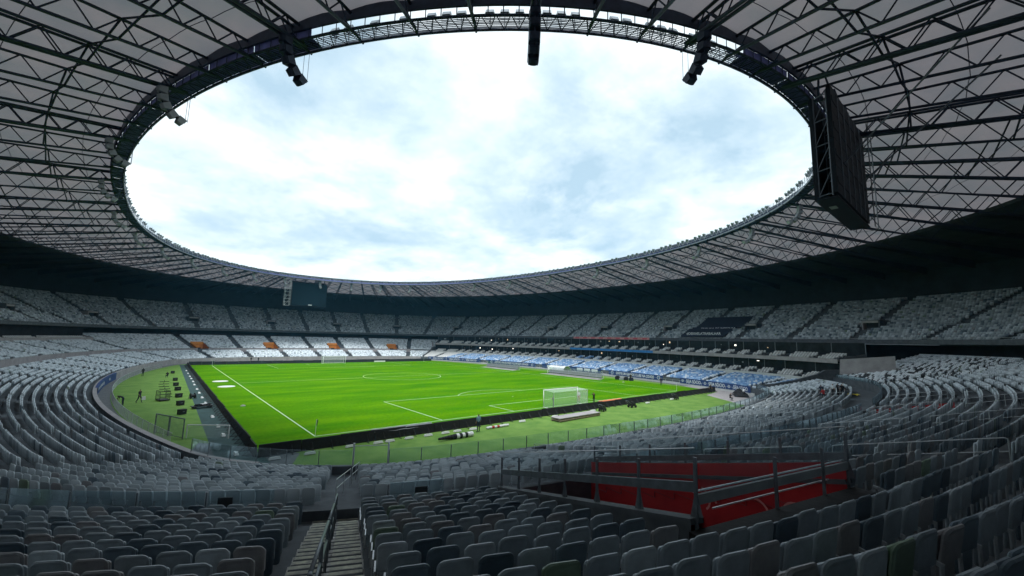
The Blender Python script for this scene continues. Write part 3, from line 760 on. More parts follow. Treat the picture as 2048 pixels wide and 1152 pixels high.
# inner ring: edge beam, catwalk and rails
def ring_pipe(name, s, z, r, m_='steel', n=8, a=0, b_=None):
    m = MB(); us_ = np.linspace(a, A.L if b_ is None else b_, 353); pp, _ = A.at(us_, s); m.path([(x, y, z) for x, y in pp], r, n); return m.build(name, m_, roof, True)
m = MB(); sweep(m, A, solid([(SIN-.05, 32.62), (SIN-.05, zu(SIN)+.45), (SIN+.12, zu(SIN)+.45), (SIN+.12, 32.62)]), 0, A.L, 1.3); m.build('edge_beam', 'steel', roof)
m = MB()
for d_ in np.linspace(.12, SIN-.25, 8): sweep(m, A, [(d_, 31.96), (d_+.004, 32.045)], 0, A.L, 1.3)
g_ = m.build('catwalk_grating', 'steel', roof); g_['kind'] = 'stuff'
m = MB(); sweep(m, A, solid([(-.06, 31.90), (-.06, 32.16), (.04, 32.16), (.04, 31.90)]), 0, A.L, 1.3); m.build('catwalk_fascia', 'grey_metal', roof)
ring_pipe('ring_pipe', .1, 31.9, .10); ring_pipe('ring_pipe', SIN-.1, 32.0, .09)
for z in (32.55, 32.9, 33.25): ring_pipe('catwalk_rail', 0.0, z, .022, 'galvanized', 4)
m = MB()
for k in range(NT):
    ua, ub_ = order(k)
    for f in (0, .25, .5, .75):
        u = ua+(ub_-ua)*f; m.bar(rp(u, 0, 32.0), rp(u, 0, 33.25), .028, 4)
        u2 = ua+(ub_-ua)*(f+.125); u3 = ua+(ub_-ua)*(f+.25)
        m.bar(rp(u, .1, 31.9), rp(u2, SIN, 31.95), .04, 4); m.bar(rp(u2, SIN, 31.95), rp(u3, .1, 31.9), .04, 4)
        m.bar(rp(u, SIN, 31.98), rp(u, SIN+.02, zu(SIN)), .04, 4)
    m.bar(rp(ua, -.15, 31.95), rp(ua, 2.2, 32.0), .09, 6)
m.build('catwalk_lattice', 'steel', roof)
# sheet cladding under the catwalk, left open above the near stand
mat('cladding', (0.15, 0.16, 0.40), 0.6, var=0.25, scale=1.2)
ca, cb = A.u_of(-12.5, -28), A.u_of(-36.5, -8.5)
n_c = 70; cu_ = np.linspace(ca, cb+(A.L if cb < ca else 0), n_c+1)
for i in range(n_c):
    m = MB(); sweep(m, A, [(.16, 32.03), (SIN-.12, 32.03), (SIN-.08, 32.66)], cu_[i]+.03, cu_[i+1]-.03, 1.5); m.build('catwalk_sheet', 'cladding', roof)
# concrete rim
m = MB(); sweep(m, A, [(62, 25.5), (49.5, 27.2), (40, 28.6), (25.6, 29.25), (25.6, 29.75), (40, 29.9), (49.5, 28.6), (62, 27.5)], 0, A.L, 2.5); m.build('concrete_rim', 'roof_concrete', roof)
rib = MB(); rib.add([(26.5, -.2, 29.1), (26.5, .2, 29.1), (49, .2, 25.8), (49, -.2, 25.8), (26.5, -.2, 29.3), (26.5, .2, 29.3), (49, .2, 27.4), (49, -.2, 27.4)],
    [(0, 1, 2, 3), (7, 6, 5, 4), (0, 4, 5, 1), (1, 5, 6, 2), (2, 6, 7, 3), (3, 7, 4, 0)])
rib_me = rib.mesh('concrete_rib', 'roof_concrete')
for k in range(NT):
    p, nn = tpos[k]; x = np.array([p[0]+nn[0]*30, p[1]+nn[1]*30, 29.])
    if in_view(x): inst('concrete_rib', rib_me, roof, (p[0], p[1], 0), math.atan2(nn[1], nn[0]))

# floodlights on the catwalk
hb = MB(); hb.box((0, 0, .28), (.62, .30, .46), rx=.5); hb.box((0, .17, .22), (.5, .12, .3), rx=.5)
house = hb.mesh('lamp_housing', 'grey_metal')
br = MB(); br.bar((-.36, 0, -.25), (-.36, 0, .3), .03, 5); br.bar((.36, 0, -.25), (.36, 0, .3), .03, 5); br.bar((-.36, 0, -.25), (.36, 0, -.25), .03, 5); br.bar((0, 0, -.6), (0, 0, -.25), .04, 5)
yoke = br.mesh('yoke', 'galvanized')
lens_ = MB(); lens_.box((0, -.20, .37), (.54, .02, .40), rx=.5); lens_m = lens_.mesh('lens', 'cream_metal')
for k in range(NT):
    ua, ub_ = order(k)
    for f in (.24, .5, .76):
        u = ua+(ub_-ua)*f
        if rng.random() < .08: continue
        p, nn = A.at(u, .12)
        o = empty('floodlight', (p[0], p[1], 32.95), math.atan2(nn[1], nn[0])-PI/2)
        inst('lamp_housing', house, o); inst('yoke', yoke, o); inst('lens', lens_m, o)
        tag(o, 'small floodlight on the rail of the roof opening', 'floodlight', 'floodlights round the roof opening')

# loudspeaker clusters hung under the double trusses
def speaker_box():
    m = MB(); w_, h_ = .52, .42
    m.add([(-w_, -.30, -h_), (w_, -.30, -h_), (w_, -.30, h_), (-w_, -.30, h_), (-w_*.8, .42, -h_*.7), (w_*.8, .42, -h_*.7), (w_*.8, .42, h_*.7), (-w_*.8, .42, h_*.7)],
          [(0, 1, 2, 3), (7, 6, 5, 4), (1, 0, 4, 5), (2, 1, 5, 6), (3, 2, 6, 7), (0, 3, 7, 4)]); 
    for i in range(8):  # rounded horn on the back
        t0, t1 = PI*i/8, PI*(i+1)/8
        a = [(math.cos(t)*.34, .42+math.sin(t)*.16, zz) for t in (t0, t1) for zz in (-.26, .26)]
        m.add([a[0], a[2], a[3], a[1]], [(0, 1, 2, 3)])
    return m.mesh('speaker_box', 'steel')
spk = speaker_box()
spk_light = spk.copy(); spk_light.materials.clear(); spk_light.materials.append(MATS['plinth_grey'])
CH = [(2.3, 31.3, .05), (2.2, 30.6, .15), (1.9, 29.95, .45), (1.4, 29.4, .85), (0.75, 29.1, 1.15)]
kk = sorted(dbl); FARSP = []
for k in kk:
    p, nn = tpos[k]; x = np.array([p[0], p[1], 30.])
    if not in_view(x): continue
    X = camspace(x)
    if np.linalg.norm(x-CAM) < 75 and 1024+817*X[0]/X[2] > 1500: continue
    o = empty('loudspeaker_cluster', (p[0], p[1], 0), math.atan2(nn[1], nn[0]))
    dcam = np.linalg.norm(x-CAM)
    for (s, z, t) in CH:
        b_ = bpy.data.objects.new('speaker_box', spk if dcam < 52 else spk_light); link(b_, o)
        # face of each box turns from inwards to downwards along the curve
        b_.matrix_local = Matrix.Translation((s, 0, z)) @ Matrix.Rotation(t, 4, 'Y') @ Matrix.Rotation(-PI/2, 4, 'Z') @ Matrix.Scale(.8, 4)
    m = MB(); m.path([(CH[0][0]+.1, 0, 32.0)]+[(s+.25, 0, z+.1) for s, z, t in CH], .06, 5); m.build('hanging_frame', 'steel', o)
    m = MB()
    for yy in (-.25, .25): m.bar((.3, yy, 29.1), (.3, yy, 31.9), .02, 4)
    m.build('hanging_cable', 'steel', o)
    th_ = math.degrees(math.atan2(p[1]-CY, p[0]))
    X = camspace(x); px = 1024+817*X[0]/X[2]
    if dcam < 60: tag(o, {True: 'dark hanging loudspeaker column straight ahead above the pitch'}.get(abs(px-1068) < 40, 'dark curved loudspeaker cluster hanging at the '+('upper left of the opening' if px > 480 else 'left edge of the opening') if px < 1000 else 'dark curved loudspeaker cluster hanging at the upper right of the opening'), 'loudspeaker', 'loudspeaker clusters under the roof')
    else: FARSP.append(o)

for i, v in enumerate(sorted(FARSP, key=bearing)): tag(v, 'small pale loudspeaker cluster under the far roof, %s from the left' % HN[i], 'loudspeaker', 'loudspeaker clusters under the roof')

# ------------------------------------------------------------------ scoreboards
def scoreboard(loc, rz, label, front, near):
    o = empty('video_screen', loc, rz)          # local: screen face towards -y, width along x
    w_, h_, t_ = 13.2, 9.0, 1.3
    m = MB(); m.box((0, 0, h_/2), (w_, .28, h_)); m.build('front_panel', front, o)
    for ci in range(6):
        for cj in range(4):
            m = MB(); m.box((-w_/2+w_*(ci+.5)/6, t_, .2+(h_+.6)*(cj+.5)/4), (w_/6-.05, .30, (h_+.6)/4-.05)); m.box((-w_/2+w_*(ci+.5)/6, t_+.17, .2+(h_+.6)*(cj+.5)/4), (w_/6-.5, .05, .5)); m.build('screen_cabinet', 'screen_dark', o)
    m = MB()
    for ci in range(1, 6): m.bar((-w_/2+w_*ci/6, t_+.2, .2), (-w_/2+w_*ci/6, t_+.2, h_+.7), .035, 4)
    m.build('cable_run', 'grey_metal', o)
    m = MB()
    for x in np.linspace(-w_/2+.08, w_/2-.08, 5):
        for z in np.linspace(.1, h_-.1, 5): m.bar((x, .1, z), (x, t_-.1, z+.15), .05, 5)
        zz = np.linspace(.1, h_-.1, 5)
        for a, b_ in zip(zz[:-1], zz[1:]): m.bar((x, .15, a), (x, t_-.15, b_), .035, 4)
        m.bar((x, .2, .05), (x, .2, h_), .05, 5); m.bar((x, t_-.2, .05), (x, t_-.2, h_+.4), .05, 5)
    m.build('inner_frame', 'grey_metal', o)
    m = MB(); m.box((0, t_/2, -.12), (w_, t_+.3, .14)); m.build('base_plate', 'screen_dark', o)
    m = MB()
    for x in (-w_/2+1, -2, 2, w_/2-1):
        m.bar((x, .4, h_), (x, .6, h_+3.2), .09, 6); m.bar((x, t_, h_+.6), (x, .8, h_+3.2), .08, 6)
    m.build('hanger', 'steel', o)
    if near:
        m = MB(); m.bar((-w_/2+3.2, t_+.2, 3.6), (-w_/2+9, t_+9.5, 9.3), .07, 6); m.bar((w_/2-3, t_+.2, 3.6), (w_/2+3, t_+9, 9.2), .07, 6); m.build('stay_rod', 'grey_metal', o)
        m = MB(); m.box((3.6, t_*.4, -.2), (.9, .5, .06)); m.build('name_plate', 'plinth_grey', o)
    else:
        m = MB(); m.box((.4, -.16, .35), (1.4, .05, .25)); m.build('name_plate', 'white_paint', o)
    # caged service ladder at the end
    m = MB(); X = -w_/2-2.2 if not near else -w_/2-1.2
    for dx in (0, 1.9):
        for dy in (.1, 1.9): m.bar((X+dx-.2, dy, -.2), (X+dx-.2, dy, h_+1.8), .05, 5)
    for z in np.linspace(-.2, h_+1.6, 9):
        m.bar((X-.2, .1, z), (X+1.7, .1, z), .03, 4); m.bar((X-.2, 1.9, z), (X+1.7, 1.9, z), .03, 4); m.bar((X-.2, .1, z), (X-.2, 1.9, z), .03, 4)
    for a, b_ in zip(np.linspace(-.2, h_+1.6, 5)[:-1], np.linspace(-.2, h_+1.6, 5)[1:]): m.bar((X-.2, .1, a), (X+1.7, .1, b_), .03, 4)
    m.build('service_ladder', 'white_paint' if not near else 'grey_metal', o)
    tag(o, label, 'screen', 'video screens'); return o
scoreboard((-1.2, 139.2, 21.3), 0.0, 'far video screen hanging dark under the roof beyond the far goal', 'far_screen', False)
sb = scoreboard((1.6, -33.6, 21.9), PI, 'big black video screen seen from its end at the upper right', 'screen_dark', True)

# ------------------------------------------------------------------ seats
SEAT_SP = 0.53
seat_rows = []     # (ring, d, z, u0, u1, aisles, half aisle, tier)
AIS_HALF = 0.85
for k in range(FR_N): seat_rows.append((W, FR_D+PITCH_D*k, FR_Z+FR_DZ*k, R1d, R0d+W.L, AIS, .75, 'front'))
for k in range(FR_N): (k < FR_N-2) and seat_rows.append((W, FR_D+PITCH_D*k, FR_Z+FR_DZ*k, R0d, R1d, AIS, .6, 'blue'))
for a, b_, n in ((R1d, L0d, UP_N), (L0d, L1d, 12), (L1d, R0d+W.L, UP_N)):
    for k in range(n): seat_rows.append((W, UP_D+PITCH_D*k, up_z(k), a, b_, AIS, AIS_HALF, 'rear'))
for k in range(4): seat_rows.append((W, 12.0+.8*k, 3.2+.22*k, R0d+1, R1d-1, [R0d+(R1d-R0d)*j/nb for j in range(nb+1)], .75, 'box'))
for k in range(4): seat_rows.append((W, 15.9+.8*k, 6.85+.24*k, R0d+1, R1d-1, [R0d+(R1d-R0d)*j/nb for j in range(nb+1)], .85, 'box'))
for k in range(2): seat_rows.append((W, UP_D+PITCH_D*12+.45+.8*k, 6.75+.25*k, L0d, L1d, AIS, .8, 'box'))
for k in range(UT_F+UT_R): d, z = ut(k); seat_rows.append((U, d, z, UA, UB, UAIS, .75, 'upper'))
SP, SA, ST, SI, SU = [], [], [], [], []
for ri, (ring, d, z, u0, u1, ais, ha, tier) in enumerate(seat_rows):
    uu = ring.row(d, {'upper': .56, 'box': .66}.get(tier, SEAT_SP), u0, u1)
    p, nn = ring.at(uu, d)
    keep = np.ones(len(uu), bool)
    pa_, _ = ring.at(np.array(ais), d)
    if ais is AIS and len(AIS): pa_[0] = stair_pt(d)
    for qi, q in enumerate(pa_): keep &= np.hypot(p[:, 0]-q[0], p[:, 1]-q[1]) > (.90 if qi == 0 and ais is AIS else ha+.2)
    if tier == 'rear' or tier == 'front': keep &= np.array([not any(abs(u_dist(u, v, W.L)) < hu+.45 and d0-.2 < d < d1+(1.15 if v == VST[0][0] else .5) for (v, hu, d0, d1) in VST) for u in uu])
    if tier == 'upper':
        k = ri-(len(seat_rows)-UT_F-UT_R)
        if UT_F-1 <= k <= UT_F+2:
            pv, _ = ring.at(np.array(UV), d)
            for q in pv: keep &= np.hypot(p[:, 0]-q[0], p[:, 1]-q[1]) > 2.2
        if 1 <= k < UT_F: keep &= ~((uu > PRESS[0]) & (uu < PRESS[1]))
        if UT_F <= k < UT_F+9: keep &= ~((uu > PRESS[0]-1) & (uu < PRESS[1]-1))
    pos = np.c_[p, np.full(len(p), z)]
    keep &= in_view(pos, 1.15, .3)
    cx, cyy, cz = camspace(pos); keep &= ~((np.hypot(pos[:, 0]-CAM[0], pos[:, 1]-CAM[1]) < 1.2))
    SP.append(pos[keep]); SA.append(np.arctan2(-nn[keep, 1], -nn[keep, 0])-PI/2); ST += [tier]*int(keep.sum()); SI += [ri]*int(keep.sum()); SU.append(uu[keep])
SP = np.vstack(SP); SA = np.concatenate(SA); ST = np.array(ST); SI = np.array(SI); SU = np.concatenate(SU)
PAL = np.array([(.70, .75, .78), (.55, .60, .63), (.37, .42, .455), (.34, .325, .33), (.165, .215, .255), (.095, .135, .17), (.22, .30, .21)])
upblk = ST == 'upper'
nearblk = (ST == 'rear') & (np.linalg.norm(SP[:, :2]-CAM[:2], axis=1) < 34)
ti = np.where(nearblk, rng.choice(len(PAL), len(SP), p=[.0, .12, .50, .10, .19, .06, .03]), rng.choice(len(PAL), len(SP), p=[.52, .28, .14, .01, .03, .015, .005])); ti = np.where(upblk, rng.choice(len(PAL), len(SP), p=[.12, .30, .40, .02, .11, .04, .01]), ti); TINT = PAL[ti]*rng.uniform(.9, 1.06, (len(SP), 1))  # darker tint mix on near and upper seats puts their shade into the colour
X, Y, Z = camspace(SP); dist = np.linalg.norm(SP-CAM, axis=1)
vis = (Z > .5) & (np.abs(X/Z) < 1.30) & (np.abs((Y+.8*0+.6)/Z) < .76)
NEAR_N = 300
order_n = np.argsort(np.where(vis, dist, 1e9))[:NEAR_N]

# detailed seat: local +y faces the pitch
def outline(w_, z0, z1, rt, rb, n=4):
    pts = []
    for cx_, cz_, r, a0 in ((w_/2-rb, z0+rb, rb, -PI/2), (w_/2-rt, z1-rt, rt, 0), (-w_/2+rt, z1-rt, rt, PI/2), (-w_/2+rb, z0+rb, rb, PI)):
        for i in range(n+1):
            a = a0+PI/2*i/n; pts.append((cx_+r*math.cos(a), cz_+r*math.sin(a)))
    return pts
def panel(m, w_, z0, z1, rt, rb, y0, th_, lean, curve, n=4):
    o = outline(w_, z0, z1, rt, rb, n); k = len(o)
    cz_ = (z0+z1)/2; v = []
    for sc_, yy in ((.91, 0), (1.0, .28), (1.0, .72), (.91, 1.0)):
        for x, z in o:
            x2, z2 = x*sc_, cz_+(z-cz_)*(1-(1-sc_)*w_/(z1-z0))
            v.append((x2, y0+yy*th_-lean*(z2-z0)+curve*(x2/(w_/2))**2, z2))
    f = [tuple(range(k))]+[tuple(reversed(range(3*k, 4*k)))]
    for a in range(3): f += [(a*k+i, (a+1)*k+i, (a+1)*k+(i+1) % k, a*k+(i+1) % k) for i in range(k)]
    f[0] = tuple(reversed(f[0])); f[1] = tuple(reversed(f[1])); f[2:] = [tuple(reversed(q)) for q in f[2:]]
    m.add(v, f)
    return m
m = MB(); panel(m, .465, .40, .83, .11, .04, -.20, .045, .14, .04, 5); seat_back = m.mesh('backrest', 'seat_plastic', False)
m = MB(); panel(m, .42, .13, .41, .03, .06, -.13, .035, .05, .02); m2 = m.mesh('lower_back', 'seat_plastic', False)
m = MB(); panel(m, .44, .36, .74, .05, .05, -.10, .05, .10, .0); seat_pan = m.mesh('seat_pan', 'seat_plastic', False)
m = MB(); m.bar((0, -.17, 0), (0, -.17, .40), .022, 6); m.beam((0, -.19, .40), (0, .05, .44), .03, .05); m.box((0, -.17, .008), (.07, .12, .016)); br_ = m.mesh('bracket', 'galvanized', False)
row_of = {}
for i in order_n: row_of.setdefault(SI[i], []).append(i)
ustair_p = {}
ordw = ['first', 'second', 'third', 'fourth', 'fifth', 'sixth', 'seventh', 'eighth', 'ninth', 'tenth', 'eleventh', 'twelfth', 'thirteenth', 'fourteenth', 'fifteenth', 'sixteenth', 'seventeenth', 'eighteenth', 'nineteenth', 'twentieth']
def nth(n):
    if n < len(ordw): return ordw[n]
    n += 1; return '%d%s' % (n, 'th' if 10 <= n % 100 <= 20 else {1: 'st', 2: 'nd', 3: 'rd'}.get(n % 10, 'th'))
vom_u = VST[0]
tname = lambda c: 'dark slate' if c in (4, 5) else 'brownish grey' if c == 3 else 'greenish' if c == 6 else 'light grey' if c < 2 else 'mid grey'
for ri, ids in row_of.items():
    k = int(round((seat_rows[ri][1]-UP_D)/PITCH_D)); tier = seat_rows[ri][7]
    lf = sorted([i for i in ids if u_dist(SU[i], U_STAIR, W.L) < 0], key=lambda i: -u_dist(SU[i], U_STAIR, W.L))
    rg = sorted([i for i in ids if u_dist(SU[i], U_STAIR, W.L) >= 0], key=lambda i: u_dist(SU[i], U_STAIR, W.L))
    for side, lst in (('left', lf), ('right', rg)):
        for j, i in enumerate(lst):
            o = empty('stadium_seat', SP[i], float(SA[i])+rng.normal(0, .018)); o.rotation_euler.x = rng.normal(0, .018)
            col = (*[float(c) for c in TINT[i]], 1)
            for nm, me in (('backrest', seat_back), ('lower_back', m2), ('seat_pan', seat_pan)):
                q = inst(nm, me, o); q.color = col
            inst('bracket', br_, o, (-.245, 0, 0))
            where = ('%s row behind walkway' % nth(k)) if tier == 'rear' else ('%s row before walkway' % nth(FR_N-1-int(round((seat_rows[ri][1]-FR_D)/PITCH_D))))
            tag(o, '%s folding seat, %s %s of near stairs, %s' % (tname(ti[i]), nth(j), side, where), 'seat', 'grey folding seats nearest the camera')

# all other seats: merged
def simple_seat(detail):
    m = MB()
    if detail == 2:
        panel(m, .465, .38, .83, .10, .03, -.20, .045, .13, .0, 3); panel(m, .42, .14, .70, .04, .04, -.12, .05, .08, .0, 1)
    elif detail == 1:
        panel(m, .475, .20, .83, .07, .02, -.20, .05, .10, .0, 1); m.box((0, -.09, .50), (.44, .06, .42), rx=.10)
    else:
        m.box((0, -.2, .50), (.475, .06, .62), rx=.10); m.box((0, -.08, .50), (.44, .10, .40), rx=.12)
    return np.array(m.v), m.f
def seat_mass(name, ids, label):
    VV, FL, FS, CC = [], [], [], []; base = 0
    for det, lo, hi in ((2, 0, 26), (1, 26, 60), (0, 60, 1e9)):
        sel = ids[(dist[ids] >= lo) & (dist[ids] < hi)]
        if not len(sel): continue
        v, f = simple_seat(det); c, s_ = np.cos(SA[sel]), np.sin(SA[sel])
        jit = rng.normal(0, .015, len(sel))
        vx = c[:, None]*v[None, :, 0]-s_[:, None]*v[None, :, 1]+SP[sel, 0:1]; vy = s_[:, None]*v[None, :, 0]+c[:, None]*v[None, :, 1]+SP[sel, 1:2]; vz = v[None, :, 2]+SP[sel, 2:3]+0*vx
        VV.append(np.stack([vx, vy, vz], -1).reshape(-1, 3)); CC.append(np.repeat(TINT[sel], len(v), 0))
        fl = np.concatenate([np.array(q) for q in f]); fs = np.array([len(q) for q in f]); nv = len(v)
        FL.append((fl[None, :]+nv*np.arange(len(sel))[:, None]+base).ravel()); FS.append(np.tile(fs, len(sel))); base += nv*len(sel)
    VV = np.vstack(VV); FL = np.concatenate(FL); FS = np.concatenate(FS); CC = np.vstack(CC)
    me = bpy.data.meshes.new(name); me.vertices.add(len(VV)); me.vertices.foreach_set('co', VV.astype(np.float32).ravel())
    me.loops.add(len(FL)); me.loops.foreach_set('vertex_index', FL.astype(np.int32))
    me.polygons.add(len(FS)); me.polygons.foreach_set('loop_start', np.concatenate([[0], np.cumsum(FS)[:-1]]).astype(np.int32)); me.polygons.foreach_set('loop_total', FS.astype(np.int32))
    me.update(calc_edges=True)
    at = me.attributes.new('tint', 'FLOAT_COLOR', 'POINT'); at.data.foreach_set('color', np.c_[CC, np.ones(len(CC))].astype(np.float32).ravel())
    me.materials.append(MATS['seat_far']); o = link(bpy.data.objects.new(name, me)); tag(o, label, 'seats', kind='stuff'); return o
rest = np.setdiff1d(np.arange(len(SP)), order_n)
is_blue = (ST == 'blue') | ((ST == 'box') & (SP[:, 2] < 4.5) & (SP[:, 0] > 0) & (SP[:, 1] > 42) & (SP[:, 1] < 54))
# blue covers on the seats of the right-hand stand, white ones along its aisles and at its near end
bi = np.where(is_blue)[0]
# white wraps and black cloths laid over a block of seats at the right
wr = (ST == 'rear') & (np.hypot(SP[:, 0]-43, SP[:, 1]+33) < 10.5); wr &= rng.random(len(SP)) < .8
TINT[wr] = np.where(rng.random((wr.sum(), 1)) < .62, np.array([[.80, .83, .86]]), np.array([[.02, .025, .03]]))
pa_, _ = W.at(np.array(AIS), 5.0)
near_a = np.min([np.abs(u_dist(SU[bi], a, W.L)) for a in AIS], 0) < 1.15
bl = np.array([(.10, .22, .44), (.17, .33, .56), (.30, .45, .65), (.60, .66, .73)])
TINT[bi] = bl[rng.choice(4, len(bi), p=[.27, .31, .26, .16])]*rng.uniform(.9, 1.1, (len(bi), 1))
TINT[bi[near_a]] = (.62, .68, .74)
br2 = (ST == 'box'); br2 &= ~is_blue; TINT[br2] = np.array([.62, .62, .60])*rng.uniform(.85, 1.05, (br2.sum(), 1))
TINT[bi[SP[bi, 1] > 108]] = (.62, .62, .60)
seat_mass('stadium_seats', rest[~is_blue[rest]], 'thousands of pale and dark grey folding seats filling the stands')
seat_mass('blue_seats', rest[is_blue[rest]], 'blue covered seats in rows behind the banners of the right stand')
print('seats', len(SP))

# ------------------------------------------------------------------ near stairs and handrail
stairs = empty('aisle_stairs', (*stair_pt(UP_D), 0)); tag(stairs, 'worn pale concrete stairs leading down from the camera', 'stairs')
sx_, sy_, _ = stairs.location; _, sn = W.at(U_STAIR, 0); sn = np.array(sn); stn = np.array([-sn[1], sn[0]])
sn = BDIR; stn = np.array([-sn[1], sn[0]])
def bowl_d(p): q = np.argmin(np.hypot(W.P[:, 0]-p[0], W.P[:, 1]-p[1])); return float((p-W.P[q])@W.Nn[q])
def SL(t, d, z):
    p = stair_pt(d)+stn*t
    for _ in range(2): p = p-BDIR*(bowl_d(p)-d)
    return (p[0]-sx_, p[1]-sy_, z)
for k in range(0, 18):
    d = UP_D+PITCH_D*k-.40; z = up_z(k); zp = up_z(k-1) if k else WK_Z
    m = MB(); hgt = (z-zp)*.5
    vs = [SL(t, q, zz) for zz in (zp-.02, zp+hgt) for t, q in ((-.66, d-.40), (.66, d-.40), (.66, d+.01), (-.66, d+.01))]
    m.add(vs, [(0, 1, 2, 3), (7, 6, 5, 4), (1, 0, 4, 5), (2, 1, 5, 6), (3, 2, 6, 7), (0, 3, 7, 4)]); m.build('step', 'stair_concrete', stairs)
    m = MB(); m.quad(SL(-.68, d+.004, z+.006), SL(.68, d+.004, z+.006), SL(.68, d+.42, z+.006), SL(-.68, d+.42, z+.006)); m.build('tread', 'stair_concrete', stairs)
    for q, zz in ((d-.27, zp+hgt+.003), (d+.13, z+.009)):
        m = MB(); m.quad(SL(-.655, q, zz), SL(.655, q, zz), SL(.655, q+.095, zz), SL(-.655, q+.095, zz)); m.build('shade_grime_strip', 'dark_wall', stairs)  # dark bands painted across the treads for step shadow and dirty edges
    for t0, t1 in ((-.64, -.08), (.08, .64)):
        for q, zz in ((d-.395, zp+hgt+.004), (d+.006, z+.010)):
            m = MB(); m.quad(SL(t0, q, zz), SL(t1, q, zz), SL(t1, q+.10, zz), SL(t0, q+.10, zz)); m.build('nosing_strip', 'nosing', stairs)
def handrail(u, d0, d1, zf, label, group='handrails on the aisles', mid=True, dark=False, t=0.0, r=.019, h=.92):
    p0, n0 = W.at(u, d0); o = empty('aisle_handrail', (p0[0], p0[1], zf(d0))); ox, oy, oz = o.location
    tt = np.array([-n0[1], n0[0]])*t
    Q = lambda d, hh: tuple(np.array(W.pt(u, d, zf(d)+hh))+np.array([tt[0]-ox, tt[1]-oy, -oz]))
    mm_ = 'galvanized' if not dark else 'grey_metal'
    m = MB(); m.path([Q(d0, .0), Q(d0, h-.04), Q(d0+.06, h), Q(d1-.06, h), Q(d1, h-.04), Q(d1, 0)], r, 6); m.build('top_rail', mm_, o)
    m = MB(); m.bar(Q(d0, h*.6), Q(d1, h*.6), r*.9, 6); m.build('mid_rail', mm_, o)
    n = max(1, int((d1-d0)/1.6))
    for i in range(1, n):
        d = d0+(d1-d0)*i/n; m = MB(); m.bar(Q(d, 0), Q(d, h), r, 6); m.build('post', mm_, o)
    tag(o, label, 'handrail', group); return o
zf_up = lambda d: up_z(max(0, (d-UP_D)/PITCH_D))-.05
zf_fr = lambda d: FR_Z+FR_DZ*max(0, (d-FR_D)/PITCH_D)
def plate_rail(u, d0, d1, label):
    """stairs rail with flat dark posts"""
    p0 = stair_pt(d0); n0 = BDIR; o = empty('stair_handrail', (p0[0], p0[1], zf_up(d0))); ox, oy, oz = o.location
    Q = lambda d, hh, t=0: tuple(np.array([*stair_pt(d), zf_up(d)+hh])+np.array([-n0[1]*t-ox, n0[0]*t-oy, -oz]))
    segs = [(d0, d0+2.2), (d0+2.5, d0+5.2), (d0+5.5, d1)]
    for a, b_ in segs:
        m = MB(); m.path([Q(a, .72), Q(a, .94), Q(a+.06, .98), Q(b_-.06, .98), Q(b_, .94), Q(b_, .72)], .026, 8); m.build('top_rail', 'grey_metal', o, True)
        m = MB(); m.bar(Q(a, .66), Q(b_, .66), .024, 8); m.build('mid_rail', 'grey_metal', o, True)
        for d in np.linspace(a+.12, b_-.12, 3):
            m = MB(); m.beam(Q(d, -.12), Q(d, .97), .02, .12); m.add([Q(d-.06, -.1), Q(d+.22, -.1), Q(d+.06, .3), Q(d-.06, .3)], [(0, 1, 2, 3)]); m.build('flat_post', 'grey_metal', o)
    tag(o, label, 'handrail')
plate_rail(U_STAIR, UP_D+.1, UP_D+9.6, 'grey double pipe handrail running down the middle of the near stairs')
handrail(U_STAIR, 5.2, 9.6, zf_fr, 'steel handrail on the lower stairs between the walkway and the glass gate', t=-.55)
handrail(U_STAIR, 1.2, 4.6, zf_fr, 'steel handrail on the lowest stairs just inside the glass gate', t=-.55)
nr = 0
sidew = []
for j, u in enumerate(AIS):
    if abs(u_dist(u, U_STAIR, W.L)) < 2: continue
    p, _ = W.at(u, 18); dc = np.linalg.norm(p-CAM[:2])
    if not in_view(np.array([p[0], p[1], 6.]), 1.05, 2) or dc > 85: continue
    if any(abs(u_dist(u, v, W.L)) < hu+1.2 for (v, hu, _, _) in VST): tmax = 0
    else: tmax = 1
    rightside = u_dist(u, U_STAIR, W.L) > 0
    nside = sum(1 for a in AIS if (u_dist(a, U_STAIR, W.L) > 0) == rightside and abs(u_dist(a, U_STAIR, W.L)) < abs(u_dist(u, U_STAIR, W.L))-1)
    if R0d < u % W.L < R1d: continue
    sd = 'right' if rightside else 'left'
    if tmax:
        for i, (a, b_) in enumerate(((UP_D+.5, UP_D+4.6), (UP_D+5.6, UP_D+9.8), (UP_D+10.8, UP_D+15))):
            if not rightside and L0d < u % W.L < L1d and i == 2: continue
            handrail(u, a, b_, zf_up, '%s steel handrail up from the walkway on the %s aisle to the %s' % (nth(i), nth(nside), sd))
    for i, (a, b_) in enumerate(((1.0, 4.8), (5.8, 10.0))): handrail(u, a, b_, zf_fr, '%s steel handrail up from the front wall on the %s aisle to the %s' % (nth(i), nth(nside), sd))

